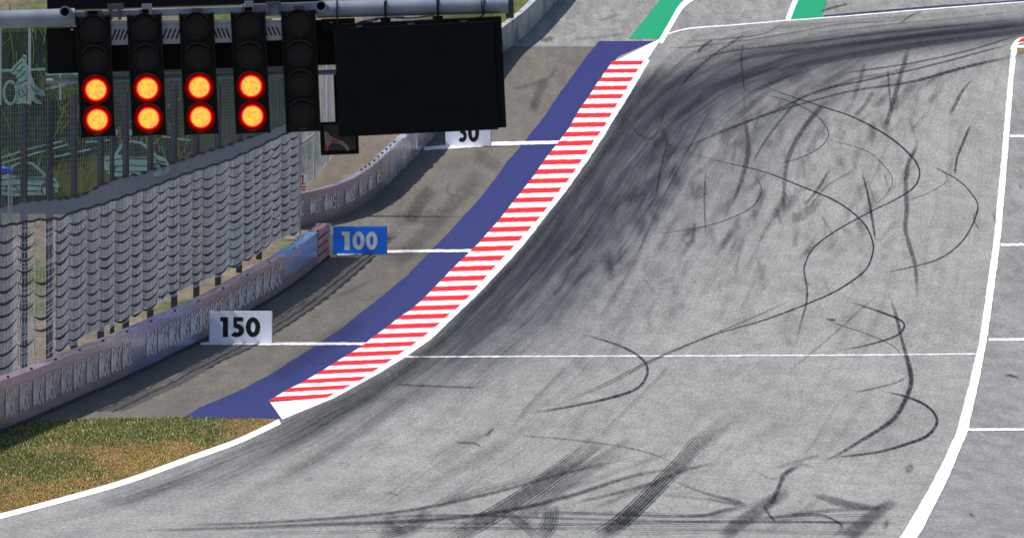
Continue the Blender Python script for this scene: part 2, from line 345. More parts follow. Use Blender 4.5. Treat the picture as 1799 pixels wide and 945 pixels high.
RB_ = ip([(1400,128),(1330,155),(1276,180),(1250,216),(1222,245),(1204,288),(1186,325),(1129,400),(1100,440),(1050,500),(1005,560),(955,600),(890,640),(810,680),(710,720),(560,790)])
def rubber(u, v):
    wv = np.array([mnoise.noise(Vector((a/26., b/34., 3.))) for a, b in zip(u, v)])
    sg = np.interp(v, [112, 140, 170, 300, 400, 480, 560, 640, 700, 790], [0, .6, .80, .78, .76, .68, .54, .38, .26, .06])
    q = np.clip((RB_(v)+18*wv-u)/np.interp(v, [150, 300, 600], [50, 80, 100])+.5, 0, 1); out = sg*q*q*(3-2*q)*np.clip(1+.25*wv, 0, 1.2)
    q2 = np.clip((RB_(v)+140+40*wv-u)/240+.5, 0, 1); out = 1-(1-out)*(1-.30*q2*np.interp(v, [130, 200, 560, 760], [0, 1, 1, 0]))
    for pts, hw, stg in BANDS:
        p = np.array(pts, float); best = np.zeros_like(u)
        for i in range(len(p)-1):
            d = p[i+1]-p[i]; t = np.clip(((u-p[i, 0])*d[0]+(v-p[i, 1])*d[1])/(d@d), 0, 1)
            dist = np.hypot(u-p[i, 0]-t*d[0], v-p[i, 1]-t*d[1]); w = hw[i]*(1-t)+hw[i+1]*t; s = stg[i]*(1-t)+stg[i+1]*t
            best = np.maximum(best, s*np.exp(-(dist/w)**2.6))
        out = 1-(1-out)*(1-best)
    return out
def trackattr(u, v):
    t = flow(u, v); t = np.where(t < 1, t, 1+(t-1)*5); s = (945-v)/200 + u/450
    return {'rubber': rubber(u, v), 'flow': np.stack([t, s, 0*t], -1)}
track = tag(rows('race_track', tL, tR, np.concatenate([np.arange(1900, 960, -40), np.arange(960, -36, -1.6)]), 170, .004, M['track'], extra=trackattr), kind='structure')
tag(rows('pit_exit_road', lambda v: Rt(v)-4, lambda v: np.full_like(v, 2600.), np.concatenate([np.arange(1200, 960, -20), np.arange(960, 88, -3.)]), 24, .001, M['pit']), kind='structure')

# ------------------------------------------------------------------ painted verge, kerb, lines
tag(rows('purple_verge', Pk, lambda v: np.where(v > 706, np.interp(v, [706, 738], [474, 495]), np.where(v < 114, np.interp(v, [69, 100, 114], [1158, 1085, 1074]), Lk(v)+2)), np.concatenate([np.arange(735, 73, -2.), [73]]), 8, .010, M['purple'], wl=1.2), kind='structure')
def quadpatch(name, ps, h, m, parent=None, n=10):       # four photo corners: a-b bottom, d-c top
    a, b, c, d = [np.array(p, float) for p in ps]; co = []; 
    for j in range(n+1):
        for i in range(n+1):
            s, t = i/n, j/n; q = (a*(1-s)+b*s)*(1-t)+(d*(1-s)+c*s)*t; co.append(gp(q[0], q[1], h))
    return mesh(name, co, [(j*(n+1)+i, j*(n+1)+i+1, (j+1)*(n+1)+i+1, (j+1)*(n+1)+i) for j in range(n) for i in range(n)], m, parent)
REDS = [112,126,141,156,171,187.5,204,220.5,237,253,269.5,286,302.5,319,336,352.5,370.5,387,404,421,438,455.5,473,490.5,508,525,542,557.5,574,590.5,607,622.5,638,653,669,684,699.5]
co, fs, mi = [], [], []; NC = 12
stations = []
for k, r in enumerate(REDS):
    hh = float(np.interp(r, [112, 250, 450, 600, 700], [3.5, 4.3, 4.5, 4.2, 3.8])); stations += [(r-hh, 0), (r+hh, 1)]
for k, (p, b) in enumerate(stations):
    tilt = float(np.interp(p, [110, 250, 420, 600, 700], [1.5, 3, 3.5, 5, 8]))
    for i in range(NC+1):
        t = i/NC; v = p + tilt*(.5-t) + .75*mnoise.noise(Vector((k*3.7, i*.9, 2))) + .4*mnoise.noise(Vector((k*1.7, i*2.3, 7)))
        u = float(Lk(v)*(1-t) + Rk(v)*t) + (1.6*mnoise.noise(Vector((k*5.1, 3, 1))) if i in (0, NC) else 0)
        co.append(gp(u, v, .016 + .03*(1-t)))
for k in range(len(stations)-1):
    for i in range(NC): a = k*(NC+1)+i; fs.append((a, a+NC+1, a+NC+2, a+1)); mi.append(1 if stations[k][1] == 0 else 0)
kerb = tag(flat_up(mesh('kerb', co, fs, [M['white'], M['red']], mi=mi)), kind='structure')
flat_up(rows('kerb_edge', lambda v: Rk(v)-.3, lambda v: np.where(v < 80, np.minimum(E(v), 1160), E(v)), np.arange(700, 104, -2.), 3, .014, M['white'], kerb, wr=.9))
flat_up(quadpatch('kerb_end', [(496,737.5),(588,700),(578,696.5),(474,706.5)], .0155, M['white'], kerb))
flat_up(quadpatch('kerb_end', [(1074,111),(1137,107),(1163,67),(1156,71)], .0155, M['white'], kerb))
L1 = pline('edge_line', [(p[0], p[1]) for p in pW], [9.5, 9.5, 9.5, 10, 10, 10], .012, M['white'], track, .25, 3); flat_up(L1)
wl_ = lambda v: np.interp(v, [80, 100, 300, 600, 800, 920, 1200], [9, 9, 11, 13.5, 21, 30, 42])
flat_up(rows('edge_line', lambda v: Rt(v)-wl_(v)/2, lambda v: Rt(v)+wl_(v)/2, np.concatenate([np.arange(1200, 950, -10), np.arange(950, 82, -2.)]), 2, .012, M['white'], track, 1.0, 1.0, seed=2))
flat_up(pline('edge_line', [(1779,90),(1783,80),(1788,74),(1797,71),(1820,69),(1900,64)], [9, 9, 9, 7, 6, 6], .013, M['white'], track, .3, 6))
flat_up(pline('edge_line', [(1786,84),(1800,82.5),(1850,80)], 4.5, .014, M['white'], track, .3, 16))
flat_up(pline('cross_line', [(706,627.5),(900,626.5),(1200,625.5),(1500,624),(1716,622)], 2.1, .0125, M['whitethin'], track, .8, 7))
flat_up(pline('edge_line', [(1160,76),(1168,62),(1185,32),(1196,14),(1212,0),(1240,-18)], [9, 9, 9, 9.5, 10, 10], .013, M['white'], track, .4, 8))
flat_up(pline('edge_line', [(1172,61),(1192,55),(1220,50),(1300,44),(1380,37),(1450,32),(1620,18),(1799,4),(2000,-12)], [2.5,2.2,2,2,2,2,1.6,1.6,1.6], .0135, M['whitethin'], track, .4, 9))
flat_up(pline('edge_line', [(1447,29.5),(1620,14.5),(1799,1.5),(2000,-14)], [3.2, 3, 2.2, 2], .0132, M['navy'], track, .5, 10))
flat_up(pline('edge_line', [(1384,37),(1390,20),(1396,5),(1404,-12),(1420,-30)], 8.5, .0138, M['white'], track, .4, 11))
tag(flat_up(quadpatch('green_verge', [(1105,68.5),(1158,68.5),(1210,-2),(1162,-2)], .0105, M['green'])), kind='structure')
flat_up(quadpatch('verge_tip', [(1162,-2),(1210,-2),(1236,-20),(1196,-20)], .0105, M['green'], bpy.data.objects['green_verge']))
tag(flat_up(quadpatch('green_island', [(1388,34.5),(1444,30.5),(1459,-25),(1410,-25)], .0108, M['green'])), kind='structure')
RB = empty('marker_lines', (0, 250, 0)); tag(RB, kind='structure')
for i, (p, w) in enumerate([([(352,604),(470,604.5),(642,604.5)], 4.5), ([(592,447.5),(690,442.5),(830,441)], 4.5), ([(745,262),(800,258),(860,254),(985,250.5)], [6, 7, 6.5, 5.5])]):
    flat_up(pline('distance_line', p, w, .018, M['white'], RB, .8, 20+i))
for i, (a, b) in enumerate([((1698,755), (2250,755)), ((1737,597), (2250,595)), ((1758,430.5), (2250,429)), ((1774,240), (2250,238))]):
    flat_up(pline('pit_line', [a, ((a[0]+b[0])/2, (a[1]+b[1])/2), b], 4.4, .0145, M['white'], RB, .9, 30+i))
# far right corner: scrap of kerb and dry turf
tag(flat_up(quadpatch('corner_turf', [(1788,95),(1900,98),(1900,82.5),(1786,85)], .0165, M['turf'])), kind='structure')
tag(flat_up(quadpatch('corner_kerb', [(1787,75.5),(1810,73.5),(1815,66),(1795,68)], .0185, M['red'])), kind='structure')

# ------------------------------------------------------------------ tyre marks
LAY = [.0150]
def markgeo(pts, w, a, fade=(.12, .12), soft=.35, raw=False):
    P = pts if raw else smooth(pts, 5.); n = len(P); N = offs(P); s = np.linspace(0, 1, n)
    w = np.interp(s, np.linspace(0, 1, len(w)), w) if isinstance(w, (list, tuple)) else np.full(n, float(w))
    a = np.interp(s, np.linspace(0, 1, len(a)), a) if isinstance(a, (list, tuple)) else np.full(n, float(a))
    if fade[0] > 0: a = a*np.clip(s/fade[0], 0, 1)
    if fade[1] > 0: a = a*np.clip((1-s)/fade[1], 0, 1)
    LAY[0] += .00035; h = LAY[0]
    cols = [(-.5-soft*.5, 0), (-.5+soft*.5, 1), (.5-soft*.5, 1), (.5+soft*.5, 0)]; co = []; al = []
    for c, f in cols:
        q = P + N*(w*c)[:, None]; co.append(gpa(q[:, 0], q[:, 1], h)); al.append(a*f)
    fs = [(c*n+i, c*n+i+1, (c+1)*n+i+1, (c+1)*n+i) for c in range(3) for i in range(n-1)]
    return np.concatenate(co), fs, np.concatenate(al)
def mark(pts, w, a, fade=(.12, .12), soft=.36, ribs=0, spread=0., parent=track):
    if not ribs: co, fs, al = markgeo(pts, w, a, fade, soft)
    else:
        P = smooth(pts, 5.); N = offs(P); CO, FS, AL = [], [], []; n0 = 0; ww = w if isinstance(w, (int, float)) else w[0]
        for k in range(ribs):
            t = (k+.5)/ribs-.5; x = P + N*(ww*t) ; h0 = LAY[0]
            c, f, l = markgeo(x, ww/ribs*random.uniform(.62, .84), [q*random.uniform(.65, 1.1) for q in (a if isinstance(a, list) else [a])], (random.uniform(.05, .2), random.uniform(.05, .3)), .16, True)
            LAY[0] = h0; CO.append(c); FS += [tuple(i+n0 for i in q) for q in f]; AL.append(l); n0 += len(c)
        LAY[0] += .0004; co, fs, al = np.concatenate(CO), FS, np.concatenate(AL)
    return flat_up(mesh('skid_mark', co, fs, M['rubber'], parent, attrs={'cover': al}))
MK = [
 ([(1315,143),(1390,170),(1450,190),(1500,207),(1560,240),(1598,272),(1613,293),(1615,310),(1605,330),(1575,350),(1530,372),(1470,405),(1430,435),(1414,465),(1413,482),(1418,510),(1415,540),(1405,575),(1397,615)], [2,2,2.4,3.2,3.2,2.6,2.6,2.6,4,5], [.5,.65,.85,.95,.9,.7,.75,.75,.6,.5]),
 ([(1170,255),(1250,280),(1340,302),(1400,325),(1470,355),(1515,390),(1532,422),(1533,445),(1520,475),(1480,505),(1440,525),(1350,560),(1250,590),(1150,630),(1060,675),(960,720)], [2,2.2,3,3.2,3,2.4,2,2,2], [.25,.5,.75,.85,.8,.7,.5,.5,.4]),
 ([(1620,285),(1680,315),(1708,343),(1718,365),(1706,400),(1685,430),(1650,455),(1600,470),(1540,482)], [2,2.6,2.8,2.4,2], [.4,.7,.8,.65,.35]),
 ([(1440,243),(1520,265),(1558,298),(1568,320),(1555,345),(1528,366)], 2, [.25,.4,.45,.3]),
 ([(1340,165),(1390,180),(1430,200),(1452,225),(1455,240),(1440,260),(1400,280),(1350,292)], 2, [.35,.55,.55,.3]),
 ([(1640,290),(1662,308),(1660,322),(1630,340),(1590,355)], 2, .35),
 ([(1313,300),(1333,320),(1337,340),(1320,365),(1280,385),(1230,400),(1150,412)], 2.2, [.3,.5,.5,.4,.25]),
 ([(1612,235),(1608,262),(1595,290),(1591,330),(1593,370),(1590,400),(1597,430),(1608,470),(1611,530)], [5,8,9,9,8,8,7,6], [.45,.65,.6,.6,.65,.65,.55,.35]),
 ([(1308,205),(1315,260),(1310,290),(1300,325),(1285,362)], [6,9,11,9,5], .55),
 ([(1515,305),(1525,345),(1532,385),(1538,425)], [4,5,4], .6),
 ([(1460,172),(1420,215),(1392,260),(1380,300),(1377,345),(1378,385)], [8,9,8,6], [.45,.6,.5,.4]),
 ([(1596,85),(1580,140),(1566,190),(1553,232)], [9,9,8], [.5,.6,.6]),
 ([(1560,120),(1562,160),(1567,200)], 4, .4),
 ([(1706,218),(1692,250),(1681,280),(1677,312)], [5,5,3], .6),
 ([(1708,140),(1690,162),(1678,185),(1666,205)], [3,7,6], [.5,.65,.45]),
 ([(1458,298),(1435,335),(1412,362)], [5,6,4], .55),
 ([(1520,110),(1508,150),(1497,180)], 8, .35),
 ([(1535,160),(1520,185),(1500,205)], 8, .35),
 ([(1410,165),(1350,240),(1320,290)], 4, .35),
 ([(1240,300),(1237,350),(1240,415)], 3, .4),
 ([(1175,240),(1160,300),(1152,345)], 3, .45),
 ([(1250,190),(1200,280),(1150,380),(1110,470)], 4, .3),
 ([(1799,96),(1700,118),(1600,145),(1500,160),(1420,180),(1340,205),(1250,240),(1160,280)], [5,6,4,4,4,3], [.75,.8,.6,.6,.55,.3]),
 ([(1790,74),(1650,112),(1530,140),(1440,160),(1350,200),(1240,240)], [3,3.5,4,4], [.5,.55,.5,.3]),
 ([(1799,60),(1700,90),(1600,112),(1480,130)], 3, .5),
 ([(1620,108),(1560,130),(1500,140),(1420,172)], 6, .35),
 ([(1560,515),(1574,555),(1582,590),(1590,620),(1598,650),(1600,675),(1591,700),(1575,730),(1555,748),(1520,770),(1470,800),(1430,818)], [5,7,6,9,9,8,7,6,4,3], [.6,.8,.7,.95,.95,.9,.9,.85,.6,.35]),
 ([(1545,687),(1590,697),(1625,712),(1642,729),(1645,745),(1630,765),(1600,778),(1540,795),(1450,806)], [3,4.5,5,4,3], [.6,.85,.85,.65,.35]),
 ([(1490,530),(1550,550),(1583,564),(1588,575),(1575,590),(1530,605),(1470,618)], [2.4,4,3.4,2.4], [.45,.75,.7,.4]),
 ([(1455,565),(1530,590),(1570,610),(1590,632)], 2.2, .4), ([(1596,660),(1575,672),(1540,682),(1500,690)], 2.4, .5),
 ([(1540,520),(1500,555),(1450,600),(1390,650)], 3, .3),
 ([(1015,586),(1080,605),(1120,625),(1136,645),(1134,665),(1115,685),(1070,700),(1000,715),(930,727)], [2.5,4.5,4,3], [.4,.75,.75,.45]),
 ([(1410,520),(1300,568),(1200,610),(1140,638),(1070,675),(1000,705)], 2.2, [.3,.5,.5,.35]),
 ([(690,676),(760,679),(845,682)], 2.6, .5), ([(868,752),(852,768)], 4, .55), ([(800,778),(835,780),(847,789)], 2.6, .5),
 ([(900,765),(1000,773),(1090,785),(1150,800),(1200,822)], 2, .4), ([(670,865),(690,868),(702,876),(680,888)], 2, .3),
 ([(1330,830),(1360,842),(1400,818),(1430,822)], 3, .3),
 ([(300,925),(500,917),(700,900),(860,868),(1000,830),(1130,800)], [3,4,4,3], [.4,.55,.55,.3]),
 ([(200,935),(500,925),(760,914),(900,896),(1000,872),(1120,835),(1225,820)], [3,5,7,6,5], [.4,.6,.75,.8,.6]),
 ([(620,912),(800,906),(1000,912),(1250,918),(1500,918),(1575,920)], 2.4, .55), ([(700,918),(1000,922),(1300,916),(1540,921),(1590,923)], 2.2, .5),
 ([(600,926),(1000,930),(1400,932)], 2.2, .4), ([(950,900),(1200,908),(1270,898),(1308,888)], [2.5,3,7], [.5,.6,.8]),
 ([(1180,845),(1240,868),(1285,880),(1312,888)], [3,5,9], [.3,.45,.7]), ([(1150,870),(1240,878),(1310,890)], [2,3,6], [.3,.4,.6]),
 ([(1000,886),(1080,868),(1150,848),(1200,828),(1258,813)], [4,5,6,4], [.5,.6,.6,.5]), ([(1040,895),(1120,862),(1170,845)], 8, .35),
 ([(1402,820),(1378,834),(1367,858),(1357,880),(1342,893)], [5,8,7,8], .8), ([(1388,860),(1340,892),(1300,920),(1265,948)], [18,24,30], [.45,.55,.5]),
 ([(1340,888),(1350,905),(1362,918)], 5, .5), ([(1572,880),(1535,905),(1505,930),(1480,950)], [16,26,30], [.5,.6,.5]),
 ([(1420,868),(1480,885),(1530,893),(1560,890)], [5,16,12,4], [.25,.5,.6,.4]), ([(1380,905),(1470,897),(1530,895)], 6, .45),
 ([(1330,912),(1430,905),(1470,918),(1478,930),(1460,945)], 4, .6), ([(1560,912),(1555,925),(1552,934)], 7, .6), ([(1605,818),(1588,830)], 13, .5),
 ([(1450,562),(1462,563),(1470,562)], 4, .7), ([(1262,788),(1265,782)], 4, .6),
 ([(1440,800),(1400,812),(1360,824)], 4, .3), ([(1500,300),(1450,330),(1420,370)], 3, .3),
 ([(1380,340),(1360,380),(1330,430)], 9, .25), ([(1440,350),(1410,380),(1390,385)], 18, .3), ([(1340,330),(1330,370),(1318,390)], 14, .25), ([(1220,390),(1215,430)], 7, .4),
 ([(1100,210),(1125,240),(1150,240),(1170,190)], 3, .35), ([(1718,370),(1710,385),(1720,405)], 3, .5), ([(1790,325),(1795,335)], 4, .5), ([(1745,375),(1750,395)], 4, .4),
 ([(1790,665),(1770,660),(1762,664)], 4, .6), ([(1700,905),(1712,907)], 5, .6), ([(1310,60),(1250,100),(1215,130),(1190,160)], 4, .45), ([(1305,75),(1302,110),(1308,165)], 3, .5), ([(1255,70),(1235,82),(1225,95)], 4, .6),
 ([(1160,88),(1250,80),(1350,66),(1480,44),(1580,38)], 2, .4), ([(1200,75),(1330,63),(1380,40)], 2, .4), ([(1580,45),(1595,32),(1620,20)], 2.4, .5), ([(1440,22),(1465,14),(1490,8)], 3, .6),
]
MK += [([(380,940),(700,934),(1000,926),(1300,924)], 2, .4), ([(860,905),(1100,903),(1350,912),(1500,907),(1590,911)], 2, .45), ([(1060,941),(1250,936),(1450,938),(1570,940)], 2, .4), ([(940,870),(1040,845),(1130,812),(1190,795)], 6, .25),
       ([(1060,780),(1020,812),(960,850)], 6, .3), ([(1255,905),(1330,885),(1370,862)], 4, .3), ([(1460,860),(1400,905),(1330,940)], 5, .25), ([(1475,705),(1440,760),(1415,800)], 3, .2), ([(1180,640),(1120,700),(1050,770)], 4, .2), ([(1000,640),(940,700),(900,750)], 5, .2)] + [([(1850,38),(1799,44),(1700,55),(1600,66),(1450,84),(1330,100),(1230,122)], [7,9,9,8,7,5], [.6,.65,.6,.5,.45,.2]), ([(1850,50),(1799,56),(1650,75),(1500,99),(1400,116),(1300,138),(1220,165)], [9,10,12,12,10,9], [.35,.4,.45,.45,.4,.2]),
       ([(1800,34),(1700,44),(1560,58),(1400,78),(1280,92),(1180,118)], 2.2, .5), ([(1799,20),(1700,31),(1560,45),(1420,62)], 2, .35), ([(1100,300),(1060,360),(1010,430),(950,500),(900,545)], [8,14,10], [.2,.3,.2]), ([(1040,400),(1020,430),(1000,450)], 9, .5), ([(1000,480),(985,505),(970,520)], 3, .5)]
for p, w, a in MK:
    wm = max(w) if isinstance(w, list) else w; ka = .78 if wm >= 6 else 1.05; a = [x*ka for x in a] if isinstance(a, list) else a*ka
    w = [x*.86 for x in w] if isinstance(w, list) else w*.86
    mark(p, w, a, soft=.36 if wm < 12 else .25)
mark([(1040,950),(1082,924),(1122,888),(1162,848),(1195,815),(1222,782),(1262,752),(1300,722)], 25, [.95,.95,.95,.85,.6,.3,.1], ribs=6)
mark([(785,950),(868,905),(930,866),(990,822),(1020,798),(1050,770)], 26, [.75,.8,.75,.6,.3], ribs=7)
mark([(890,935),(950,884),(1000,848),(1062,808),(1112,778)], 22, [.5,.5,.45,.3], ribs=6)
mark([(968,888),(966,905),(962,925),(945,948)], 26, [.45,.6,.5], ribs=6)
mark([(885,902),(905,915),(925,930),(940,945)], 15, [.3,.45,.4], ribs=4)
mark([(752,897),(735,918),(712,932),(660,945)], 20, [.5,.6,.5], ribs=5)
mark([(700,906),(678,914),(686,926),(712,938)], 12, [.4,.5,.5], ribs=4)
mark([(760,890),(860,862),(960,835),(1080,800)], 12, [.3,.3,.2], ribs=4)
for p, w, a in [([(760,330),(735,360),(715,395)], 22, .4), ([(690,390),(740,380),(760,390)], 26, .28), ([(830,270),(860,285),(880,300)], 20, .25), ([(960,140),(945,165),(935,200)], 14, .4), ([(980,115),(960,140),(900,160)], 6, .3),
                ([(520,540),(600,518),(650,495)], 5, .3), ([(610,625),(560,640),(530,628)], 2, .3), ([(640,560),(580,600),(520,640),(470,668)], 26, .22), ([(850,300),(790,365),(740,420),(690,470)], 24, .3), ([(790,320),(784,338),(800,345)], 2.5, .4),
                ([(945,70),(962,71),(975,66)], 7, .5), ([(900,50),(960,38),(1020,48)], 2, .3), ([(1050,38),(1090,26)], 3, .4), ([(1100,60),(1060,66),(1010,70)], 3, .35)]:
    mark(p, w, a*.7)
def shorts():
    for k in range(380):
        t = random.uniform(1.02, 1.75); v0 = random.uniform(150, 520) if k < 310 else random.uniform(500, 930); v = np.arange(v0, v0-random.uniform(14, 60), -3.)
        u = Uflow(t + np.linspace(0, random.uniform(-.05, .05), len(v)), v); yield np.stack([u, v], -1), random.choice([2, 3, 5, 8, 12]), random.uniform(.06, .32 if k < 310 else .16)
CO, FS, AL = [], [], []; n0 = 0
for P, w, a in shorts():
    c, f, l = markgeo(P, w, a, (.3, .3), .9, True); CO.append(c); FS += [tuple(i+n0 for i in q) for q in f]; AL.append(l); n0 += len(c); LAY[0] -= .0003
for k in range(420):
    t = random.random()**1.5*1.85+.12; v0 = random.uniform(30, 930); ln = random.uniform(30, 220); v = np.arange(v0, max(v0-ln, 8), -3.)
    if len(v) < 6 or (v0 < 125 and t < .7): continue
    u = Uflow(t + np.linspace(0, random.uniform(-.06, .06), len(v)), v); P = np.stack([u, v], -1)
    d = np.linalg.norm(np.diff(P, axis=0), axis=1)
    if d.max() > 120 or u.max() > 1900: continue
    amp = .30 if t < 1.3 else .17
    c, f, l = markgeo(P, random.choice([1.5, 2, 3, 5, 9]), random.uniform(.05, amp), (.3, .3), .9, True)
    CO.append(c); FS += [tuple(i+n0 for i in q) for q in f]; AL.append(l); n0 += len(c); LAY[0] -= .0003
flat_up(mesh('rubber_streaks', np.concatenate(CO), FS, M['rubber'], track, attrs={'cover': np.concatenate(AL)}))['kind'] = 'stuff'

# ------------------------------------------------------------------ turf wedge and its grass
gtop = fu([(-120,765),(0,752),(60,742),(160,737),(330,734),(420,736),(485,739)])
vsg = np.arange(0, 1.001, .02)
ug = np.linspace(-120, 486, 60); co = []
for s in vsg:
    for u in ug:
        a = gtop(u)-2; b = Wc(u)-5; co.append(gp(u, a*(1-s)+max(b, a+.2)*s, .006))
n = len(ug)
tag(flat_up(mesh('verge_soil', co, [(j*n+i, j*n+i+1, (j+1)*n+i+1, (j+1)*n+i) for j in range(len(vsg)-1) for i in range(n-1)], M['turf'])), kind='structure')
B, FSg, T = [], [], []
for k in range(95000):
    u = random.uniform(-60, 486); a, b = gtop(u), Wc(u)-5.5
    if b <= a+.5 or random.random() > (b-a)/175: continue
    v = random.uniform(a, b); p = gp(u, v, .004); d = v-a
    nz = mnoise.noise(Vector((u/60, v/14, 1.3))) + .5*mnoise.noise(Vector((u/20, v/7, 6.)))
    g1 = min(1, max(0, 1.75-d/36))*min(1, max(.25, (440-u)/80)); g2 = 1.15*math.exp(-((u-50)/105)**2-((v-818)/30)**2); g3 = .55*math.exp(-((u+20)/60)**2-((v-860)/25)**2)
    gr = max(g1, g2, g3) + .55*nz + random.uniform(-.3, .3)
    if gr > .5:
        c = (random.uniform(.05, .115), random.uniform(.095, .17), random.uniform(.012, .028))
        if random.random() < .16: c = (random.uniform(.45, .7), random.uniform(.42, .63), random.uniform(.2, .36))
    else:
        q = random.uniform(.7, 1.25)*(1+.35*nz); c = (.42*q, .255*q, .07*q)
        if random.random() < .06: c = (.55, .44, .24)
    hgt = random.uniform(.028, .062)*(1.2 if gr > .5 else .8)
    if d < 5 and random.random() < .25: hgt *= 1.9
    an = random.uniform(0, math.pi); wx = random.uniform(.006, .012); dx, dy = math.cos(an)*wx, math.sin(an)*wx*3; i = len(B)
    B += [p+Vector((-dx, -dy, 0)), p+Vector((dx, dy, 0)), p+Vector((random.gauss(0, .02), random.gauss(0, .03), hgt))]; FSg.append((i, i+1, i+2)); T += [c]*3
tag(mesh('grass', B, FSg, M['grass'], attrs={'tint': T}), 'short mown grass, half green and half scorched, in the wedge beside the white line', 'grass', kind='stuff')

# ------------------------------------------------------------------ barrier walls
class Wall:
    def __init__(s, px, hts, thick=.45, step=1.0):
        P = [gp(u, v) for u, v in px]; out = []; us = []; hs = []
        for i in range(len(P)-1):
            n = max(1, int((P[i+1]-P[i]).length/step))
            for k in range(n):
                t = k/n; q = P[i].lerp(P[i+1], t); out.append((q.x, q.y)); us.append(px[i][0]*(1-t)+px[i+1][0]*t)
        out.append((P[-1].x, P[-1].y)); us.append(px[-1][0])
        a = np.array(out)
        for _ in range(6): a[1:-1] = a[1:-1]*.5 + (a[:-2]+a[2:])*.25
        s.xy = a; s.s = np.concatenate([[0], np.cumsum(np.linalg.norm(np.diff(a, axis=0), axis=1))]); s.u = np.array(us)
        s.h = np.interp(s.s, np.linspace(0, s.s[-1], len(hts)), hts); s.th = thick
        d = np.gradient(a, axis=0); d /= np.linalg.norm(d, axis=1, keepdims=True); s.nr = np.stack([d[:, 1], -d[:, 0]], -1)   # towards the track
    def s_of_u(s, u): return float(np.interp(u, s.u, s.s))
    def p(s, q, h, off=0.0):
        x = np.interp(q, s.s, s.xy[:, 0]) + off*np.interp(q, s.s, s.nr[:, 0]); y = np.interp(q, s.s, s.xy[:, 1]) + off*np.interp(q, s.s, s.nr[:, 1])
        return Vector((float(x), float(y), float(zg(np.interp(q, s.s, s.xy[:, 1]))) + h))
    def H(s, q): return float(np.interp(q, s.s, s.h))
    def band(s, name, s0, s1, h0, h1, o0, o1, m, parent, frac=False, bumpy=0.):
        qs = np.arange(s0, s1+.001, .5); qs = np.append(qs[:-1], s1) if len(qs) > 1 else np.array([s0, s1]); co = []; uv = []
        for q in qs:
            a, b = (h0*s.H(q), h1*s.H(q)) if frac else (h0 if h0 > -5 else 0, h1 if h1 >= 0 else s.H(q)+h1)
            bo = bumpy*mnoise.noise(Vector((q*.7, 1, 2)))
            for (h, o) in ((a, o0), (b, o0), (b, o1), (a, o1)): co.append(s.p(q, h, o + (bo if o == o0 else 0))); uv.append((q, h))
        fs = []
        for i in range(len(qs)-1):
            for j in range(4): A = i*4; fs.append((A+j, A+(j+1) % 4, A+4+(j+1) % 4, A+4+j))
        fs += [(0, 3, 2, 1), tuple((len(qs)-1)*4+k for k in range(4))]
        return mesh(name, co, fs, m, parent, uv=uv)
def strokes(lines, w, mp):                            # flat strokes in a plane, mp maps (x, z, lift) to the world
    co, fs = [], []
    for li, ln in enumerate(lines):
        P = np.array(ln, float); N = offs(P) if len(P) > 2 else np.repeat(np.array([[-(P[1]-P[0])[1], (P[1]-P[0])[0]]])/max(1e-6, np.linalg.norm(P[1]-P[0])), 2, 0)
        b = len(co)
        for q, nn in zip(P, N): co += [mp(*(q+nn*w/2), li*.0012), mp(*(q-nn*w/2), li*.0012)]
        fs += [(b+2*i, b+2*i+1, b+2*i+3, b+2*i+2) for i in range(len(P)-1)]
    return co, fs
def arc(cx, cz, rx, rz, a0, a1, n=14): return [(cx+rx*math.cos(R(a0+(a1-a0)*i/n)), cz+rz*math.sin(R(a0+(a1-a0)*i/n))) for i in range(n+1)]
GLY = {'M': [[(0,0),(.12,1)],[(.12,1),(.5,.08)],[(.5,.08),(.88,1)],[(.88,1),(1,0)]],
       'S': [arc(.5,.74,.36,.24,20,270,10)+arc(.5,.26,.38,.26,90,-160,10)],
       'C': [arc(.55,.5,.45,.5,40,320,16)]}
def logo(wall, q0, q1, h0, h1, parent, letters='oMSC'):
    lines = []; n = len(letters)
    def bx(ch, k):
        a = k/n; w = .8/n
        if ch == 'o':
            ls = [arc(.5, .45, .5, .40, 0, 360, 18), arc(.5, .45, .22, .18, 0, 360, 10), [(.5, -.05), (.5, .95)], [(0, .45), (1, .45)], [(.2,.95),(.35,1.12),(.5,1.0),(.65,1.12),(.8,.95)]]
        else: ls = GLY[ch]
        return [[(a+x*w, z) for x, z in l] for l in ls]
    for k, ch in enumerate(letters): lines += bx(ch, k)
    sc = (q1-q0)/n*.95
    co, fs = [], []; wz = .07
    for li, ln in enumerate(lines):                   # stroke width measured in the wall plane
        P = np.array([(q0+(q1-q0)*x, h0+(h1-h0)*z) for x, z in ln]); d = np.gradient(P, axis=0); d /= np.linalg.norm(d, axis=1, keepdims=True)
        nrm = np.stack([-d[:, 1], d[:, 0]], -1); ws = np.where(np.abs(nrm[:, 0]) > .5, sc*.10, wz*.5); b = len(co)
        for q, nn, w in zip(P, nrm, ws):
            for sg in (1, -1): z = q + nn*w*sg*.9; co.append(wall.p(z[0], z[1], .020+.0003*li))
        fs += [(b+2*i, b+2*i+1, b+2*i+3, b+2*i+2) for i in range(len(P)-1)]
    return mesh('logo', co, fs, M['logo'], parent)
near = Wall([(-160,838),(-60,786),(0,760),(57,738),(113,713),(173,687),(233,660),(300,627),(353,602),(450,542),(475,528),(525,495),(540,483),(577,452)], [1.44,1.44,1.44,1.42,1.36,1.33], .5)
nw = empty('barrier_wall', near.p(0, 0)); tag(nw, 'low purple-brown sponsor wall below the draped netting, ending at the 100 board', 'wall')
sA, sB, sC, sD = near.s_of_u(225), near.s_of_u(350), near.s_of_u(500), near.s_of_u(558); sE = near.s[-1]
near.band('banner', 0, sA, .09, -.12, 0, -.4, M['banner'], nw, bumpy=.008); near.band('banner', sA, sB, .09, -.12, 0, -.4, M['bannersheen'], nw, bumpy=.008)
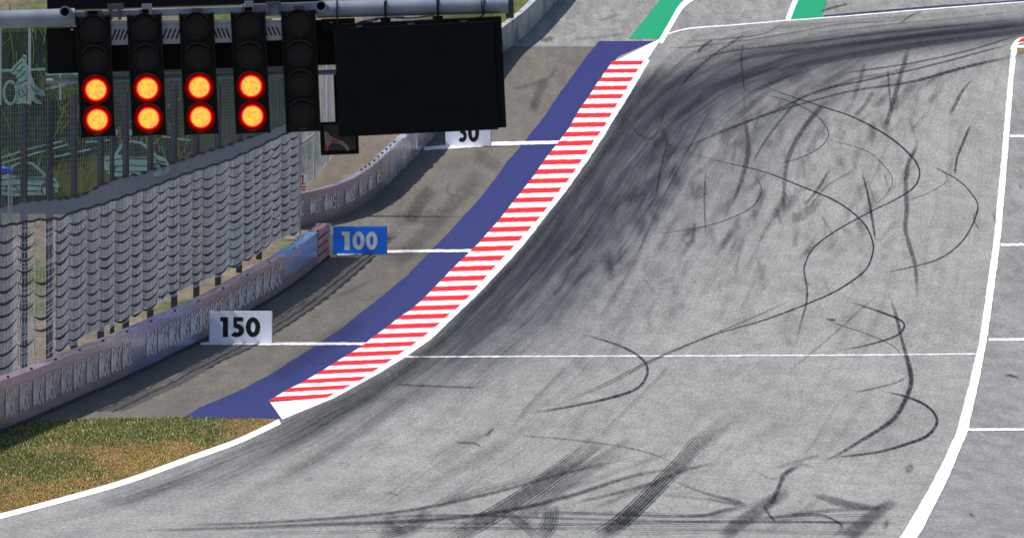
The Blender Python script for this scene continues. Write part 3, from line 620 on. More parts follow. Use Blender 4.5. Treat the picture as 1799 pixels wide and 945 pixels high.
near.band('banner', sB, sC, .09, -.12, 0, -.4, M['banner'], nw, bumpy=.008); near.band('banner', sC, sD, .48, -.12, 0, -.4, M['bannersky'], nw, bumpy=.02); near.band('banner', sC, sD, .09, .478, .002, -.4, M['banner'], nw)
for k in range(4): near.band('rail', sD, sE-.12, .10+.30*k, .33+.30*k, .03, -.3, M['endred'], nw)
near.band('rail_backing', sD, sE-.2, .0, -.13, -.1, -.4, M['post'], nw)
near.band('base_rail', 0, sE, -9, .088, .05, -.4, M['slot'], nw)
near.band('top_cap', 0, sD, -.118, -.0, .05, -.45, M['cap'], nw); near.band('top_cap', sD, sE, -.118, 0, .05, -.45, M['endred'], nw)
near.band('end_post', sE-.118, sE+.0, .09, -.12, .10, -.45, M['plastic'], nw)
for u in range(10, 560, 42):
    q = near.s_of_u(u); c = near.p(q, near.H(q)-.05, .052); b = MB(); b.box((c.x-.03, c.y-.15, c.z-.03), (c.x+.03, c.y+.15, c.z+.02)); b.build('bolt', M['slot'], nw, world=True)
for u in (17,42,67,88,115,137,160,182,203,223,265,285,305,325,343,360,377,394,410,427,442,457,472,485):
    q = near.s_of_u(u); dq = near.s_of_u(u+9)-near.s_of_u(u-9); logo(near, q-dq/2, q+dq/2, .36, .98, nw)
far = Wall([(500,404),(529,398),(560,393),(589,386),(624,369),(653,351),(691,314),(714,292),(742,262),(800,198),(840,146),(879,96),(922,63),(960,22),(977,2),(1010,-36)], [1.30,1.32,1.32,1.3,1.28,1.2,1.2], .35)
fw = empty('barrier_wall', far.p(0, 0)); tag(fw, 'curved far wall with large white lettering and crumpled wrap, behind the 100 board', 'wall')
f1, f2, f3 = far.s_of_u(672), far.s_of_u(800), far.s[-1]
far.band('banner', 0, f1, 0, -.07, 0, -.3, M['farbanner'], fw, bumpy=.03); far.band('banner', f1, f2, 0, -.07, 0, -.3, M['wrap'], fw, bumpy=.12); far.band('concrete_wall', f2, f3, 0, -.07, 0, -.3, M['concrete'], fw)
far.band('top_cap', 0, f1, -.068, 0, .03, -.33, M['plastic'], fw); far.band('top_cap', f1, f3, -.068, 0, .03, -.33, M['steel'], fw)
for u in (640,648,655,662,669,676,683,690,697):
    q = far.s_of_u(u); c = far.p(q, far.H(q)+.04, -.1); b = MB(); b.box((c.x-.04, c.y-.15, c.z-.05), (c.x+.04, c.y+.15, c.z+.02)); b.build('bolt', M['slot'], fw, world=True)
for a, b_, l in ((520,537,'SC'),(549,573,'oMSC'),(581,601,'oMSC'),(608,625,'oMSC'),(631,645,'oMSC'),(648,659,'oMSC'),(662,671,'MSC')):
    logo(far, far.s_of_u(a), far.s_of_u(b_), .40, .92, fw, l)

# ------------------------------------------------------------------ distance boards
def digits(txt, w, h):                                # solids in x-z, each a list of vertex loops
    out = []
    for ch in txt:
        b = MB()
        if ch == '1': b.add([(-.13,0,0),(.24,0,0),(.24,0,1),(-.13,0,1)], [(0,1,2,3)]); b.add([(-.32,-.001,.79),(-.13,-.001,.79),(-.13,-.001,1),(-.32,-.001,1)], [(0,1,2,3)])
        if ch == '0':
            n = 28; vs = []
            for i in range(n): a = 2*math.pi*i/n; vs += [(.45*math.cos(a),0,.5+.52*math.sin(a)), (.145*math.cos(a),0,.5+.27*math.sin(a))]
            b.add(vs, [(2*i, (2*i+2) % (2*n), (2*i+3) % (2*n), 2*i+1) for i in range(n)])
        if ch == '5':
            b.add([(-.26,0,.79),(.38,0,.79),(.38,0,1),(-.26,0,1)], [(0,1,2,3)]); b.add([(-.26,-.001,.46),(-.02,-.001,.52),(-.02,-.001,.80),(-.26,-.001,.80)], [(0,1,2,3)])
            A = arc(-.06,.32,.50,.345,112,-138,18); I = arc(-.06,.32,.165,.105,112,-138,18); vs = []
            for o, i in zip(A, I): vs += [(o[0],-.002,o[1]), (i[0],-.002,i[1])]
            b.add(vs, [(2*i, 2*i+2, 2*i+3, 2*i+1) for i in range(18)])
        out.append(b)
    return out
def board(txt, px, dpx, mb, md, label):
    (x0, y0), (x1, y1) = px; v = y1; Y = float(Yof(v)); k = Y/F; w = (x1-x0)*k; h = (y1-y0)*k; c = at((x0+x1)/2, v, Y)
    o = empty('marker_board', c, (0, 0, R(-11))); tag(o, label, 'distance board', 'braking distance boards')
    b = MB(); b.box((-w/2, 0, .02), (w/2, .06, h), bev=.012); b.build('panel', mb, o)
    b = MB(); b.box((-w/2-.012, .012, h-.03), (w/2+.012, .075, h+.012)); b.box((-w/2-.012, .012, .02), (-w/2+.0, .075, h-.032)); b.box((w/2, .012, .02), (w/2+.012, .075, h-.032)); b.build('frame', M['alu'], o)
    for sx in (-.35, .35):
        b = MB(); b.tube([(sx*w, .07, h*.8), (sx*w, .55, .0)], .025); b.box((sx*w-.04, .06, 0), (sx*w+.04, .6, .02)); b.build('support_leg', M['steel'], o)
    for ch, (a0, a1), bb in zip(txt, dpx[0], digits(txt, 1, 1)):
        hh = (dpx[1][1]-dpx[1][0])*k; ww = (a1-a0)*k; cx = ((a0+a1)/2-(x0+x1)/2)*k; z0 = (y1-dpx[1][1])*k
        xs_ = [q.x for q in bb.v]; mx = (max(xs_)+min(xs_))/2; sx = ww/(max(xs_)-min(xs_))
        zs_ = [q.z for q in bb.v]; sz = hh/(max(zs_)-min(zs_)); mz = min(zs_)
        bb.v = [Vector((cx+(q.x-mx)*sx, -.004+q.y, z0+(q.z-mz)*sz)) for q in bb.v]; bb.build('digit', md, o)
    return o
board('150', ((366,546.5),(479,603)), (((386,400),(405,429),(432,458)), (557,592)), M['boardwhite'], M['digitblack'], 'white board with black 150, the nearest of the boards beside the wall')
board('100', ((584,398),(680,447)), (((600,614),(619,641),(643,664)), (407,439)), M['boardblue'], M['digitwhite'], 'bright blue board with white 100 at the end of the near wall')
board('50', ((782,207),(863,258)), (((805,820),(822,842)), (217,250)), M['boardwhite'], M['digitblack'], 'white board with black 50 half hidden below the hanging screen')

# ------------------------------------------------------------------ catch fence with draped net
FA, FB = at(0, 0, 238.), at(527, 0, 316.); fb = (FB.x-FA.x)/(FB.y-FA.y); fa = FA.x - fb*FA.y
def fY(u): return fa/((u-CX)/F - fb)
ntop = fu([(-80,402),(10,396),(62,387),(105,384),(130,372),(175,360),(257,332),(327,305),(400,282),(450,260),(475,247),(502,235),(527,222)])
btop = fu([(-80,375),(0,365),(45,356),(100,351),(142,345),(175,327),(207,313),(250,305),(275,296),(307,286),(350,271),(400,256),(450,238),(490,222),(527,206)])
nbot = fu([(-80,700),(0,668),(60,640),(100,618),(127,606),(155,588),(210,566),(250,546),(307,517),(362,493),(425,462),(475,428),(512,414),(524,408)])
fence = empty('catch_fence', Vector((FA.x, FA.y, float(zg(FA.y))))); tag(fence, 'tall steel post fence draped with rope netting behind the near wall', 'fence')
for u, tp in ((-42,190),(-4,188),(42,182),(87,175),(130,166),(177,160),(197,166),(221,160),(264,156),(306,152),(345,150),(383,150),(420,150),(455,152)):
    Y = fY(u)+1.6; k = Y/F; a = at(u, tp, Y); zb = float(zg(Y)); w = .105 if u not in (197,) else .07
    b = MB(); b.box((a.x-w, Y-.03, zb), (a.x+w, Y-.022, a.z)); b.box((a.x-w, Y+.022, zb), (a.x+w, Y+.03, a.z)); b.box((a.x-.012, Y-.0215, zb), (a.x+.012, Y+.0215, a.z))
    b.build('post', M['post'], fence, world=True)
Ye = 316.; a, z0 = at(526, 205, Ye), float(zg(Ye)); b = MB(); b.tube([(a.x, Ye, z0-.1), (a.x, Ye, a.z)], .055, 10); b.build('end_post', M['steel'], fence, world=True)
b = MB(); b.tube([at(529, 253, Ye), at(553, 236, Ye+.6)], .05, 8); b.build('brace', M['steel'], fence, world=True)
# ropes and wires; dark crescents imitate the shaded gaps in the net
ropes = [-80]
while ropes[-1] < 520:
    u = ropes[-1]; ropes.append(u + (random.uniform(17, 31) if u > 95 else random.uniform(12, 40))*float(np.interp(u, [0, 300, 520], [1.08, 1., .72])))
ropes[-1] = 524
def npt(u, f, sag=0., lift=0.): # f: 0 top .. 1 bottom
    Y = fY(u) - lift; t, bt = ntop(u), nbot(u); return at(u, t + (bt-t)*f + sag, Y)
drop = {r: random.uniform(-3.2, 3.2) for r in ropes}; RW = 80
wires, dark = MB(), MB()
TILE = 6.5
for k in range(RW+1):
    f = k/RW
    for a, c in zip(ropes[:-1], ropes[1:]):
        if a > 22 and c < 98 and random.random() < .5: continue
        amp = (c-a)*.20; N = 6; pts = []; jt = random.gauss(0, .15)
        for i in range(N+1):
            x = i/N; u = a+(c-a)*x; sg = amp*4*x*(1-x)*.85 + drop[a]*(1-x)+drop[c]*x + jt + .4*mnoise.noise(Vector((u/9., k*.4, 5.)))
            pts.append(npt(u, f, sg, .08*math.sin(math.pi*x)*(1+(k % TILE)/TILE)))
        wires.tube(pts, .0098, 3, cap=False)
for ti, (a, c) in enumerate(zip(ropes[:-1], ropes[1:])):
    k = TILE*random.uniform(.75, 1.15)
    while k < RW-1:
        N = 8; amp = (c-a)*random.uniform(.26, .36); th = random.uniform(.018, .040)
        if not (a > 22 and c < 98 and random.random() < .4):
            dark.tube([npt(a+(c-a)*i/N, k/RW, amp*4*(i/N)*(1-i/N)*.85 + drop[a]*(1-i/N)+drop[c]*i/N, .16) for i in range(N+1)], [.008+th*math.sin(math.pi*i/N) for i in range(N+1)], 4, cap=False)
        k += TILE*random.uniform(.92, 1.08)
for r in ropes[1:]:
    for rep in range(2):
        pts = [npt(r + 1.2*mnoise.noise(Vector((r, i*.8, rep*3.))) + rep*1.5, i/24, drop[r], .03) for i in range(25)]
        wires.tube(pts, .008, 3, cap=False)
    if r < 22 or r > 505 or random.random() < .3:
        for e in range(3): wires.tube([npt(min(r+2.5*(e+1), 526) + mnoise.noise(Vector((r+e, i, 3.)))*1.6, i/24, 0, .03) for i in range(25)], .012, 3, cap=False)
for u in np.arange(-70, 524, 6.):
    wires.tube([npt(u + .9*mnoise.noise(Vector((u, i*.7, 9.))), i/20, 0, -.02) for i in range(21)], .006, 3, cap=False)
wires.build('net', M['wire'], fence, world=True); dark.build('net_gap_shade', M['cableshade'], fence, world=True)
strands = MB(); Yq = FA.y - 20.                      # upright strands every few centimetres: dense only because one looks along them
while Yq < FB.y - .3:
    x = fa + fb*Yq; u = CX + x/Yq*F; Yq += .042 if u > 98 or u < 22 else .30
    if u < -70 or random.random() < .03: continue
    o = random.uniform(-.07, .07); strands.tube([npt(u, f, 0, -.06+o+.03*math.sin(f*9+u*.3)) for f in (0, .25, .5, .75, .985)], .0034, 3, cap=False)
strands.build('net_strands', M['strand'], fence, world=True)
up = MB()
for k in range(20):
    up.tube([at(u, 128+(btop(u)-128)*k/23 + .7*mnoise.noise(Vector((u/30., k*1., 2.))), fY(u)+1.4) for u in np.arange(-70, 500, 14.)], .0042, 3, cap=False)
Yq = FA.y - 15.
while Yq < FB.y - 4: x = fa + fb*Yq; u = CX+x/Yq*F; Yq += .55; up.tube([at(u+random.uniform(-.5, .5), v, fY(u)+1.38) for v in (128, btop(u))], .0045, 3, cap=False)
up.build('upper_net', M['strand'], fence, world=True)
# top cable and the fabric strip canted back above it
b = MB(); b.tube([npt(u, 0, drop[ropes[0]]*0 + 1.2*math.sin(u*.25), .05) for u in np.arange(-80, 525, 5)], .035, 5); b.build('top_cable', M['cableshade'], fence, world=True)
co, fs = [], []; us = np.arange(-80, 524, 2.)
for i, u in enumerate(us):
    z = 2.6*abs(((u/17.) % 1)*2-1) if u > 100 else 1.2*math.sin(u*.3)
    for j in range(5):
        f = j/4; p = at(u, ntop(u)*(1-f)+(btop(u)+z)*f, fY(u)+.55*f+.10*math.sin(u*.42+f)*f); co.append(p)
fs = [(i*5+j, i*5+j+1, i*5+j+6, i*5+j+5) for i in range(len(us)-1) for j in range(4)]
t = NT('see-through grey mesh'); d = t.bsdf((.34, .36, .42), .8); tr = t.n('ShaderNodeBsdfTransparent'); mx = t.n('ShaderNodeMixShader'); mx.inputs[0].default_value = .55
t.l(tr.outputs[0], mx.inputs[1]); t.l(d.outputs[0], mx.inputs[2]); t.l(mx.outputs[0], t.out.inputs[0])
mesh('mesh_strip', co, fs, t.m, fence, smooth=True)
co, fs = [], []
for i, u in enumerate(np.arange(108, 470, 4.25)):
    up = (1.5, -3.2, -3.6, -1.)[i % 4]; a = at(u, btop(u)+up, fY(u)+.62); e = at(u, btop(u)+5.5, fY(u)+.62); co += [a, e, a+Vector((0, .03, 0)), e+Vector((0, .03, 0))]
    if i: A = i*4; fs += [(A-4, A-3, A+1, A), (A-2, A+2, A+3, A-1), (A-4, A, A+2, A-2), (A-3, A-1, A+3, A+1)]
mesh('strip_edge', co, fs, M['slot'], fence)

p = at(485, 385, fY(485)-.25); b = MB(); b.box((p.x-.16, p.y-.06, p.z-.05), (p.x+.16, p.y+.06, p.z+.05), bev=.025); tag(b.build('white_plate', M['plastic'], None, world=True), 'small white plate caught on the netting near the steel end post', 'lamp')  # plain white plate caught on the net

# far fence beyond the service road
QA, QB = gp(528, 345), gp(760, -20); ff = empty('mesh_fence', QA); tag(ff, 'wire mesh fence along the dry bank beyond the service road', 'fence')
b = MB(); Lq = QB-QA
for i in range(13):
    q = QA + Lq*(i/12); q.z = float(zg(q.y)); m_ = MB(); m_.tube([q, q+Vector((0, 0, 4.2))], .05, 6); m_.build('post', M['steel'], ff, world=True)
for k in range(46):
    pts = []
    for i in range(61):
        q = QA + Lq*(i/60); q.z = float(zg(q.y)) + .1+4.0*k/45 - .05*abs(math.sin(i*.9+k*.2)); pts.append(q)
    b.tube(pts, .011, 3, cap=False)
for i in range(150):
    q = QA + Lq*(i/149); q.z = float(zg(q.y)); b.tube([q+Vector((0, 0, .1)), q+Vector((.03*math.sin(i), 0, 4.1))], .009, 3, cap=False)
b.build('net', M['wire'], ff, world=True)
# weeds on the bank
bk = []
for (u0, v0, n_, lab) in ((545,272,260,'bright green weed clump on the bank beside the steel end post'), (562,243,160,'yellow dry grass tuft higher on the bank behind the small dark screen'), (533,300,120,'dull dry tuft at the foot of the steel end post')):
    B, FSg, T = [], [], []
    for k in range(n_):
        p = gp(u0+random.gauss(0, 6), v0+random.gauss(0, 6), 0); hgt = random.uniform(.15, .6); an = random.uniform(0, 6.28); w = .03; i = len(B)
        dx, dy = math.cos(an)*w, math.sin(an)*w; tip = p+Vector((random.gauss(0, .2), random.gauss(0, .2), hgt)); B += [p+Vector((-dx, -dy, 0)), p+Vector((dx, dy, 0)), tip]; FSg.append((i, i+1, i+2))
        T += [(.06, .17, .015) if n_ == 260 else (.25, .24, .06) if n_ == 160 else (.24, .19, .09)]*3
    tag(mesh('weed_clump', B, FSg, M['grass'], attrs={'tint': T}), lab, 'weeds', 'weeds on the bank')
p = at(527, 338, 321.); b = MB(); k = 321/F; b.box((p.x, 321, p.z), (p.x+13*k, 321.04, p.z+33*k)); sg = empty('warning_sign', (p.x+6*k, 321, p.z)); tag(sg, 'small white sign with red lettering beside the steel end post', 'sign')
b.v = [q-sg.location for q in b.v]; b.build('panel', M['plastic'], sg)
b = MB()
for (x0, x1, v0, v1) in ((-5,1,303+5,311),(-2.5,0,311,322),(-5,5,327,329.5),(-4,4,332,334.5),(-5,3,322,324)): b.box((x0*k, -.012, (338-v1)*k), (x1*k, -.004, (338-v0)*k))
b.build('lettering', M['signred'], sg)
b = MB(); b.tube([(0, .06, -.45), (0, .06, .3)], .03); b.build('stake', M['steel'], sg)

# ------------------------------------------------------------------ printed hoarding
MY = 325.; mu = empty('mural_hoarding', Vector((at(250, 0, MY).x, MY, float(zg(MY))))); tag(mu, 'tall dark green printed hoarding with mint racing drawings behind the fence posts', 'hoarding')
def mp(u, v, lift=0.): return at(u, v, (MY+1-.18*19)/(1+.18*(u-CX)/F)-.01-lift)
def panel(name, pts, m, lift=0., th=.0):
    co = [mp(u, v, lift) for u, v in pts]; n = len(co); fs = [tuple(range(n))]
    if th: co += [c+Vector((0, th, 0)) for c in co]; fs += [tuple(range(n, 2*n))[::-1]] + [(i, n+i, n+(i+1) % n, (i+1) % n) for i in range(n)]
    return mesh(name, co, fs, m, mu)
panel('panel', [(-160,390),(-160,52),(520,40),(520,390)], M['mural'], 0, .12)
panel('panel', [(-160,389),(-160,335),(60,310),(240,232),(500,190),(519,189),(519,389)], M['murallow'], .004, .0)
panel('panel', [(60,178),(140,140),(140,131),(60,131)], M['muralolive'], .006); panel('panel', [(62,180),(62,160),(139,146),(139,170)], M['muralolive'], .008)
panel('panel', [(-160,60),(-160,51),(85,47),(85,57)], M['muralolive'], .006)
panel('panel', [(40,345),(60,300),(210,262),(215,325),(110,345)], M['muralolive'], .0055)
def draw(name, lines, w, m, lift): 
    co, fs = strokes(lines, w, lambda u, v, l: mp(u, v, lift+l*.2)); return mesh(name, co, fs, m, mu)
bl = []
for i in range(190):
    u = random.uniform(-60, 330); v = random.uniform(60, 340) if u < 140 else random.uniform(190, 340); L_ = random.uniform(30, 85); le = random.gauss(0, .28); cu = random.gauss(0, 6)
    if 60 < v < 130 and u > 85: continue
    bl.append([tuple(q) for q in smooth([(u, v), (u+le*L_*.3+cu*.4, v-L_*.35), (u+le*L_*.75+cu*.6, v-L_*.7), (u+le*L_*1.35+cu*.3, v-L_)], 6.)])
draw('grass_drawing', bl[:120], 1.5, M['blade'], .012); draw('grass_drawing', bl[120:], 1.3, M['ink'], .03)
draw('road_drawing', [[(-60,124),(20,124),(80,122)],[(80,131),(110,130),(139,130)],[(80,157),(139,143)]], 5, M['mint'], .05)
draw('road_drawing', [[(0,278),(50,262),(110,248)],[(0,288),(60,270),(120,254)],[(285,240),(335,247)],[(95,276),(160,262)],[(150,250),(200,246)]], 3, M['mint'], .05)
draw('road_drawing', [[(200,232),(207,233)],[(225,232),(232,233)]], 10, M['mint'], .055)
# motorcycle rider
rider = [(28,132),(20,130),(21,120),(30,110),(37,103),(41,96),(46,97),(48,104),(46,111),(51,118),(53,130),(58,138),(61,148),(70,156),(78,160),(80,168),(74,170),(66,166),(60,168),(70,178),(76,184),(64,183),(56,176),(50,184),(40,184),(30,183),(26,182),(27,168),(28,156),(30,144)]
panel('rider_drawing', rider, M['mint'], .06)
wheel = [[(18+11*math.cos(a)*1., 163+20*math.sin(a)) for a in np.linspace(0, 2*math.pi, 22)]]; draw('rider_drawing', wheel, 5, M['mint'], .064)
draw('rider_drawing', [[(18+7*math.cos(a), 163+14*math.sin(a)) for a in np.linspace(0, 2*math.pi, 18)], [(22,128),(30,116),(40,108)],[(26,140),(36,136),(44,126)],[(30,150),(40,144),(52,140)],[(32,160),(36,172),(44,168),(38,158),(32,160)],[(44,150),(48,160),(46,178)],[(38,100),(46,104)],[(24,132),(30,142),(22,156)],[(54,150),(60,160),(68,162)],[(28,124),(36,126),(40,116)]], 1.6, M['ink'], .08)
def car(x, y, s, flip=1):
    P = lambda q: [(x+flip*a*s, y-b*s) for a, b in q]
    body = P([(-52,0),(-55,12),(-48,20),(-36,22),(-26,38),(-8,45),(8,43),(20,34),(32,22),(46,16),(54,4),(50,-8),(38,-12),(10,-12),(-20,-14),(-42,-12)])
    panel('car_drawing', body, M['mint'], .05+.01*(x > 100))
    win = P([(-30,22),(-22,35),(-7,41),(6,39),(16,31),(26,21),(0,18)]); panel('car_drawing', win, M['murallow'], .075)
    ln = [P(q) for q in ([(-50,12),(-20,16),(20,15),(48,8)], [(-45,2),(-10,5),(30,2),(50,-2)], [(-30,22),(-20,36),(-6,42)], [(-2,18),(0,30),(-4,40)], [(28,20),(34,12),(46,10)], [(-50,-4),(-20,-6),(20,-5)], [(-20,20),(-10,30),(2,36)], [(10,20),(6,30),(-2,36)], [(-38,-10),(-34,2),(-24,4),(-16,-2),(-14,-10)], [(22,-8),(26,4),(36,6),(43,0),(45,-8)])]
    draw('car_drawing', ln, 1.6, M['ink'], .085); draw('car_drawing', [P([(33+9*math.cos(a), -3+12*math.sin(a)) for a in np.linspace(0, 2*math.pi, 16)])], 2, M['ink'], .10)
car(48, 330, 1.05); car(240, 296, 1.1, 1)
b = MB()
for (u, v0, v1, w) in ((52,50,184,5),(106,130,176,4),(1,50,185,3),(58,50,58,2)): 
    a, c = mp(u-w/2, v1, .30), mp(u+w/2, v0, .30); b = MB(); b.box((a.x, a.y-.05, a.z), (c.x, c.y+.05, c.z)); b.build('white_pole', M['muralwhite'], mu, world=True)
for i in range(6):
    u = -130+i*125; p = mp(u, 390, -.2); b = MB(); b.box((p.x-.08, p.y+.0, float(zg(MY))-.1), (p.x+.08, p.y+.16, mp(u, 60).z)); b.build('support_post', M['post'], mu, world=True)
# blue canopy at the left edge
c0 = at(-22, 300, 300.); cz = float(zg(300.)); te = empty('canopy', (c0.x, 300, cz)); tag(te, 'corner of a blue cloth canopy at the left edge behind the netting', 'canopy'); k = 300/F
b = MB(); r = 42*k; zt = at(0, 281, 300).z-cz; ze = at(0, 297, 300).z-cz; zl = at(0, 305, 300).z-cz
b.add([(0,0,zt),(-r,-r,ze),(r,-r,ze),(r,r,ze),(-r,r,ze),(-r,-r,zl),(r,-r,zl),(r,r,zl),(-r,r,zl)], [(0,1,2),(0,2,3),(0,3,4),(0,4,1),(1,5,6,2),(2,6,7,3),(3,7,8,4),(4,8,5,1)]); b.build('cover', M['tent'], te)
for sx in (-1, 1):
    for sy in (-1, 1): b = MB(); b.tube([(sx*r*.95, sy*r*.95, 0), (sx*r*.95, sy*r*.95, ze)], .03); b.build('leg', M['steel'], te)

# ------------------------------------------------------------------ start light gantry
GY = 90.; K = GY/F; TH = math.radians(1.8); ROT = (0, -TH, 0)
gan = empty('light_gantry', at(565, 15, GY), ROT); tag(gan, 'overhead grey pipe gantry crossing the upper left above the track', 'gantry')
def un(u, v, ou=565., ov=15.):
    du, dv = u-ou, v-ov; return (du*math.cos(TH)-dv*math.sin(TH))*K, -(du*math.sin(TH)+dv*math.cos(TH))*K
def gpt(u, v, y=0.): x, z = un(u, v); return Vector((x, y, z))
b = MB(); b.tube([gpt(-320, 45.5, .0), gpt(132, 30.5, .0)], 15.5*K, 24); b.build('pipe', M['alu'], gan, smooth=False)
b = MB(); b.tube([gpt(556, 18, 0), gpt(893, 9.5, 0)], 14.5*K, 24); b.build('pipe', M['alu'], gan)
def gbox(b, u0, v0, u1, v1, y0, y1, bev=0., m=0):
    x0, z0 = un(u0, v0); x1, z1 = un(u1, v1); xm0, zm0 = un(u0, v1)
    b.box((x0, y0, min(z0, z1)), (x1, y1, max(z0, z1)), m, bev)
def gb(name, u0, u1, vtop, vbot, y0, y1, m, bev=0.):   # vtop, vbot are photo rows at the left end; edges run along the gantry
    x0, zt = un(u0, vtop); zb = un(u0, vbot)[1]; x1 = un(u1, vtop-(u1-u0)*math.tan(TH))[0]; b = MB(); b.box((x0, y0, zb), (x1, y1, zt), bev=bev); return b.build(name, m, gan)
gb('beam', 133, 424, 21, 33, -.05, .09, M['alu'], .006); gb('beam', 424.5, 555, 8, 30, .0, .10, M['alu'], .006)
gb('cable_box', 80, 562, -30, 18, .12, .5, M['black'], .01); gb('back_plate', 80, 592, 50, 129.5, .12, .22, M['black'], .004)
b = MB(); b.tube([gpt(80, 142.5, .18), gpt(600, 126, .18)], 4.5*K, 12); b.build('lower_rail', M['alu'], gan)
for u, v in ((117,23),(565,13)):
    c = gpt(u, v); b = MB(); b.ring((c.x, 0, c.z), 7.6*K, 10*K, -.34, -.02, 24); b.disc((c.x, -.20, c.z), 7.7*K, 24, 1); b.build('cross_tube', [M['alu'], M['slot']], gan)
for u0, u1, v0, v1, d in ((195,228,38,80,1),(284,320,37,78,1),(374,408,36,76,-1),(462,497,34,72,-1)):
    br = gb('slotted_bracket', u0, u1, v0, v1, -.02, .01, M['plate'], .003)
    b = MB(); b.tube([gpt(u0, v0+3, -.035), gpt(u1, v0+3-(u1-u0)*.0314, -.035)], 3*K, 10); b.build('bracket_lip', M['plate'], gan)
    for k in range(4):
        u = u0+4+k*(u1-u0-8)/3.6; q0 = gpt(u-d*3+1, v1-9, -.0205); q1 = gpt(u+d*4+1, v0+14, -.0205); w = 1.6*K
        b = MB(); b.box((0, 0, 0), (.001, .001, .001)); b = MB()
        b.add([q0+Vector((-w,0,0)), q0+Vector((w,0,0)), q1+Vector((w,0,0)), q1+Vector((-w,0,0))] + [p+Vector((0, -.003, 0)) for p in (q0+Vector((-w,0,0)), q0+Vector((w,0,0)), q1+Vector((w,0,0)), q1+Vector((-w,0,0)))], [(0,1,2,3),(4,7,6,5),(0,4,5,1),(1,5,6,2),(2,6,7,3),(3,7,4,0)])
        b.build('slot', M['slot'], gan)  # raised dark strip painted as the shade in an open slot
for (u0, v0, u1, v1) in ((190,8,218,18),(192,18,198,36),(208,18,214,36),(250,8,268,28),(468,4,494,10),(471,10,476,27),(489,10,494,27),(430,3,446,22),(150,20,180,32)):
    b = MB(); gbox(b, u0, v0, u1, v1, -.12, -.06, .002); b.build('clamp', M['alu'] if u0 in (250, 430) else M['post'], gan)
for u, vt in ((592,0),(678,-3),(770,-6),(850,-9)):
    c = gpt(u, 17-(u-592)*.0255); b = MB(); n = 20; pts = [(c.x, math.cos(a)*15.6*K, c.z+math.sin(a)*15.6*K) for a in np.linspace(0, 2*math.pi, n)]; b.tube(pts, 1.3*K, 6, cap=False); b.build('strap', M['slot'], gan)
b = MB(); gbox(b, 565, 34, 624, 54, -.06, .1, .004); b.build('junction_box', M['black'], gan)
for u, v, m in ((124,52,'ledred'),(126,52,'ledgreen'),(582,40.5,'ledred')):
    b = MB(); c = gpt(u, v, .115 if u < 200 else -.063); b.box((c.x-.004, c.y-.008, c.z-.004), (c.x+.004, c.y, c.z+.004)); b.build('indicator', M[m], gan)
for pts in ([(627,42,-.1),(655,38,-.1),(676,32,-.1),(720,33,-.1),(762,28,-.1)], [(630,40,-.08),(665,33,-.1),(710,31,-.1)], [(818,38,-.1),(838,33,-.1),(850,26,-.1)]):
    P = smooth([(q[0], q[1]) for q in pts], 5); b = MB(); b.tube([gpt(q[0], q[1], -.1) for q in P], 1.6*K, 6); b.build('cable', M['slot'], gan)
b = MB(); gbox(b, 886, -60, 903, 32, .05, .2, .004); b.build('end_strut', M['post'], gan)
pz = at(-300, 44, GY); b = MB(); b.tube([(pz.x, GY, 0), (pz.x, GY, pz.z+1.2)], .16, 16); b.build('support_post', M['alu'], gan, world=True)

def start_light(px, lit, label):                        # px: photo position of the top centre of the housing
    o = empty('start_light', at(px[0], px[1], GY) + Vector((0, -.16, 0)), (0, -TH-.014, 0)); tag(o, label, 'start light', 'start lights hanging from the gantry')
    b = MB(); w = 29*K; H = 212*K; b.box((-w, .03, -H), (w, .20, 0), bev=.008); b.box((-w-.008, .0, -H-.006), (-w+.010, .21, .006)); b.box((w-.010, .0, -H-.006), (w+.008, .21, .006)); b.build('housing', M['housing'], o)
    b = MB(); b.box((-9*K, .04, .002), (9*K, .14, 10*K), bev=.004); b.build('hanger', M['post'], o)
    b = MB(); b.box((-6*K, -.003, -H+3*K), (6*K, .028, -H+6*K)); b.build('name_plate', M['visor'], o)
    for i, d in enumerate((24, 78, 129.5, 182)):
        c = (0, 0, -d*K); on = lit[i]
        b = MB(); b.disc((0, .012, c[2]), 17.6*K, 40, 0, .012); ln = b.build('lens', M['lit'] if on else M['lensoff'], o, smooth=True)
        b = MB(); b.ring((0, 0, c[2]), 17.1*K, 20.2*K, -.004, .029, 40); rm = b.build('rim', M['halorim'] if on else M['lensoff'], ln)
        b = MB(); b.ring((0, 0, c[2]), 20.3*K, 25.5*K, .006, .0288, 40); b.build('bloom_ring', M['bloomdim'] if on else M['housing'], ln)  # ring glows on lit lamps only to imitate lens bloom
        b = MB(); b.ring((0, 0, c[2]), 25.6*K, 26.6*K, -.06, .0285, 24, a0=R(35), a1=R(145)); b.build('visor', M['visor'], ln)
    return o
OFF = (0, 0, 0, 0); ON = (0, 0, 1, 1)
for px, lit, lab in (((164,29.5), ON, 'lit start light at the far left, below the open pipe end'), ((254,27), ON, 'lit start light second from left, between the slanted-slot brackets'),
                     ((345.5,25), ON, 'lit start light third from left, left of the reversed-slot bracket'), ((436,23), ON, 'lit start light right of the other lit ones, next to the dark one'),
                     ((524,20), OFF, 'dark start light with no lamp lit, beside the black screen')):
    start_light(px, lit, lab)
sc_ = empty('display_screen', at(727, 45, GY) + Vector((0, -.2, 0)), (0, -TH-.016, 0)); tag(sc_, 'large blank black screen hanging from the right half of the gantry', 'screen')
w, H = 140*K, 190*K
b = MB(); b.box((-w, 0, -H), (w, .05, 0), bev=.006); b.build('panel', M['screen'], sc_)
b = MB(); b.box((-w+.03, .051, -H+.02), (w+.085, .26, .05), bev=.006); b.build('casing', M['black'], sc_)
for u in (-95*K, -5*K, 88*K): b = MB(); b.box((u-6*K, .0, .002), (u+6*K, .045, 3.5*K)); b.build('tab', M['post'], sc_)
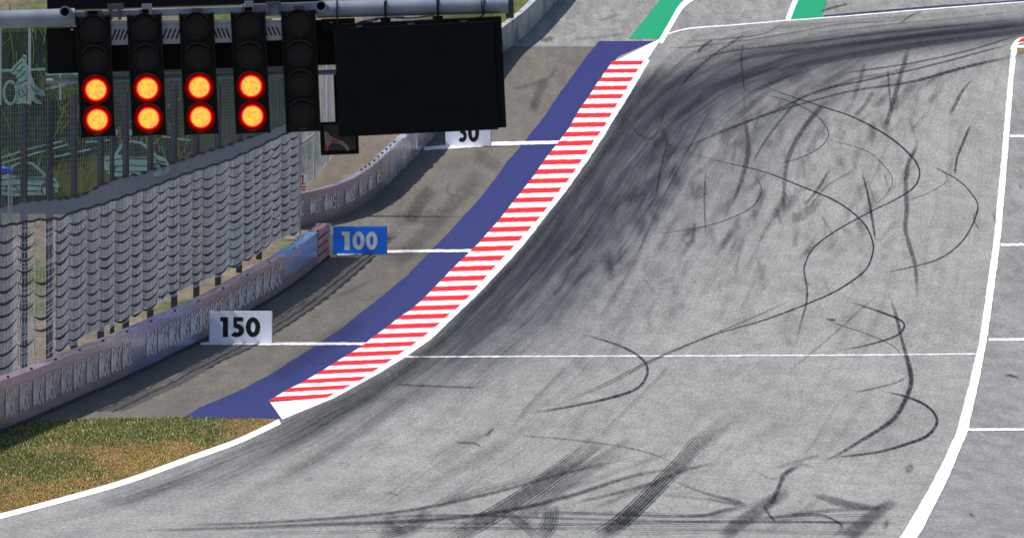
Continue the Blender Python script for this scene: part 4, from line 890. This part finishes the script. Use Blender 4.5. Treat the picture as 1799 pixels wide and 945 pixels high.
for u in (-49*K, 43*K): b = MB(); b.box((u-9*K, .06, .052), (u+9*K, .16, 14*K)); b.box((u-1.4*K, .03, .052), (u+1.4*K, .055, 44*K)); b.build('hanger', M['black'], sc_)
for u in (-133*K, 121*K): b = MB(); b.box((u-1.2*K, .06, .052), (u+1.2*K, .08, 38*K)); b.build('hanger', M['slot'], sc_)
sm = empty('small_screen', at(594, 213, GY) + Vector((0, .25, 0)), (0, -TH-.01, 0)); tag(sm, 'small dark framed screen with pale figure, hanging behind the large black screen', 'screen')
k2 = (GY+.25)/F; w, H = 33.5*k2, 58*k2
b = MB(); b.box((-w, 0, -H), (w, .12, .0), bev=.006); b.box((-6*k2, .03, 0.002), (6*k2, .09, 90*k2)); b.build('frame', M['black'], sm)
b = MB(); b.box((-w+7*k2, -.004, -H+8*k2), (w-5*k2, .002, -5*k2)); b.build('panel', M['figure'], sm)
Fz = lambda u, v: Vector(((u-594)*k2, -.008, -(v-213)*k2))
b = MB(); b.add([Fz(u, v) for u, v in ((568,229),(575,232),(578,238),(590,244),(600,248),(608,256),(611,264),(607,265),(603,258),(594,252),(580,250),(574,256),(573,264),(568,262),(570,250),(568,240))], [tuple(range(16))]); b.build('figure', M['figurepale'], sm)
b = MB(); b.add([Fz(u, v)+Vector((0, -.002, 0)) for u, v in ((579,244),(592,246),(594,250),(582,249))], [(0,1,2,3)]); b.add([Fz(u, v)+Vector((0, -.002, 0)) for u, v in ((568,255),(572,254),(573,263),(567,262))], [(0,1,2,3)]); b.build('figure', M['signred'], sm)

# ------------------------------------------------------------------ light, sky, camera
SUN = Vector((-.655, .02, .755)).normalized()
W = bpy.data.worlds.new('World'); S.world = W; W.use_nodes = True; nt = W.node_tree; bg = nt.nodes['Background']
sk = nt.nodes.new('ShaderNodeTexSky'); sk.sky_type = 'NISHITA'; sk.sun_disc = False; sk.sun_elevation = math.asin(SUN.z); sk.sun_rotation = math.atan2(SUN.x, SUN.y)
nt.links.new(sk.outputs[0], bg.inputs[0]); bg.inputs[1].default_value = .088
ld = bpy.data.lights.new('sun', 'SUN'); ld.energy = 3.95; ld.angle = R(.53); ld.color = (1, .955, .89); lo = bpy.data.objects.new('sun', ld); C.objects.link(lo)
lo.rotation_euler = SUN.to_track_quat('Z', 'Y').to_euler(); lo.location = (-60, 200, 80)
cd = bpy.data.cameras.new('camera'); cam = bpy.data.objects.new('camera', cd); C.objects.link(cam); S.camera = cam
cam.location = (0, 0, ZC); cam.rotation_euler = (R(90), 0, 0); cd.sensor_width = 36; cd.lens = 36*F/1799; cd.clip_start = 1; cd.clip_end = 9000
cd.dof.use_dof = True; cd.dof.focus_distance = 275; cd.dof.aperture_fstop = 18
S.view_settings.view_transform = 'Standard'; S.view_settings.look = 'None'; S.view_settings.exposure = .5; S.view_settings.gamma = 1
S.cycles.transparent_max_bounces = 48; S.cycles.max_bounces = 6; S.cycles.use_denoising = True
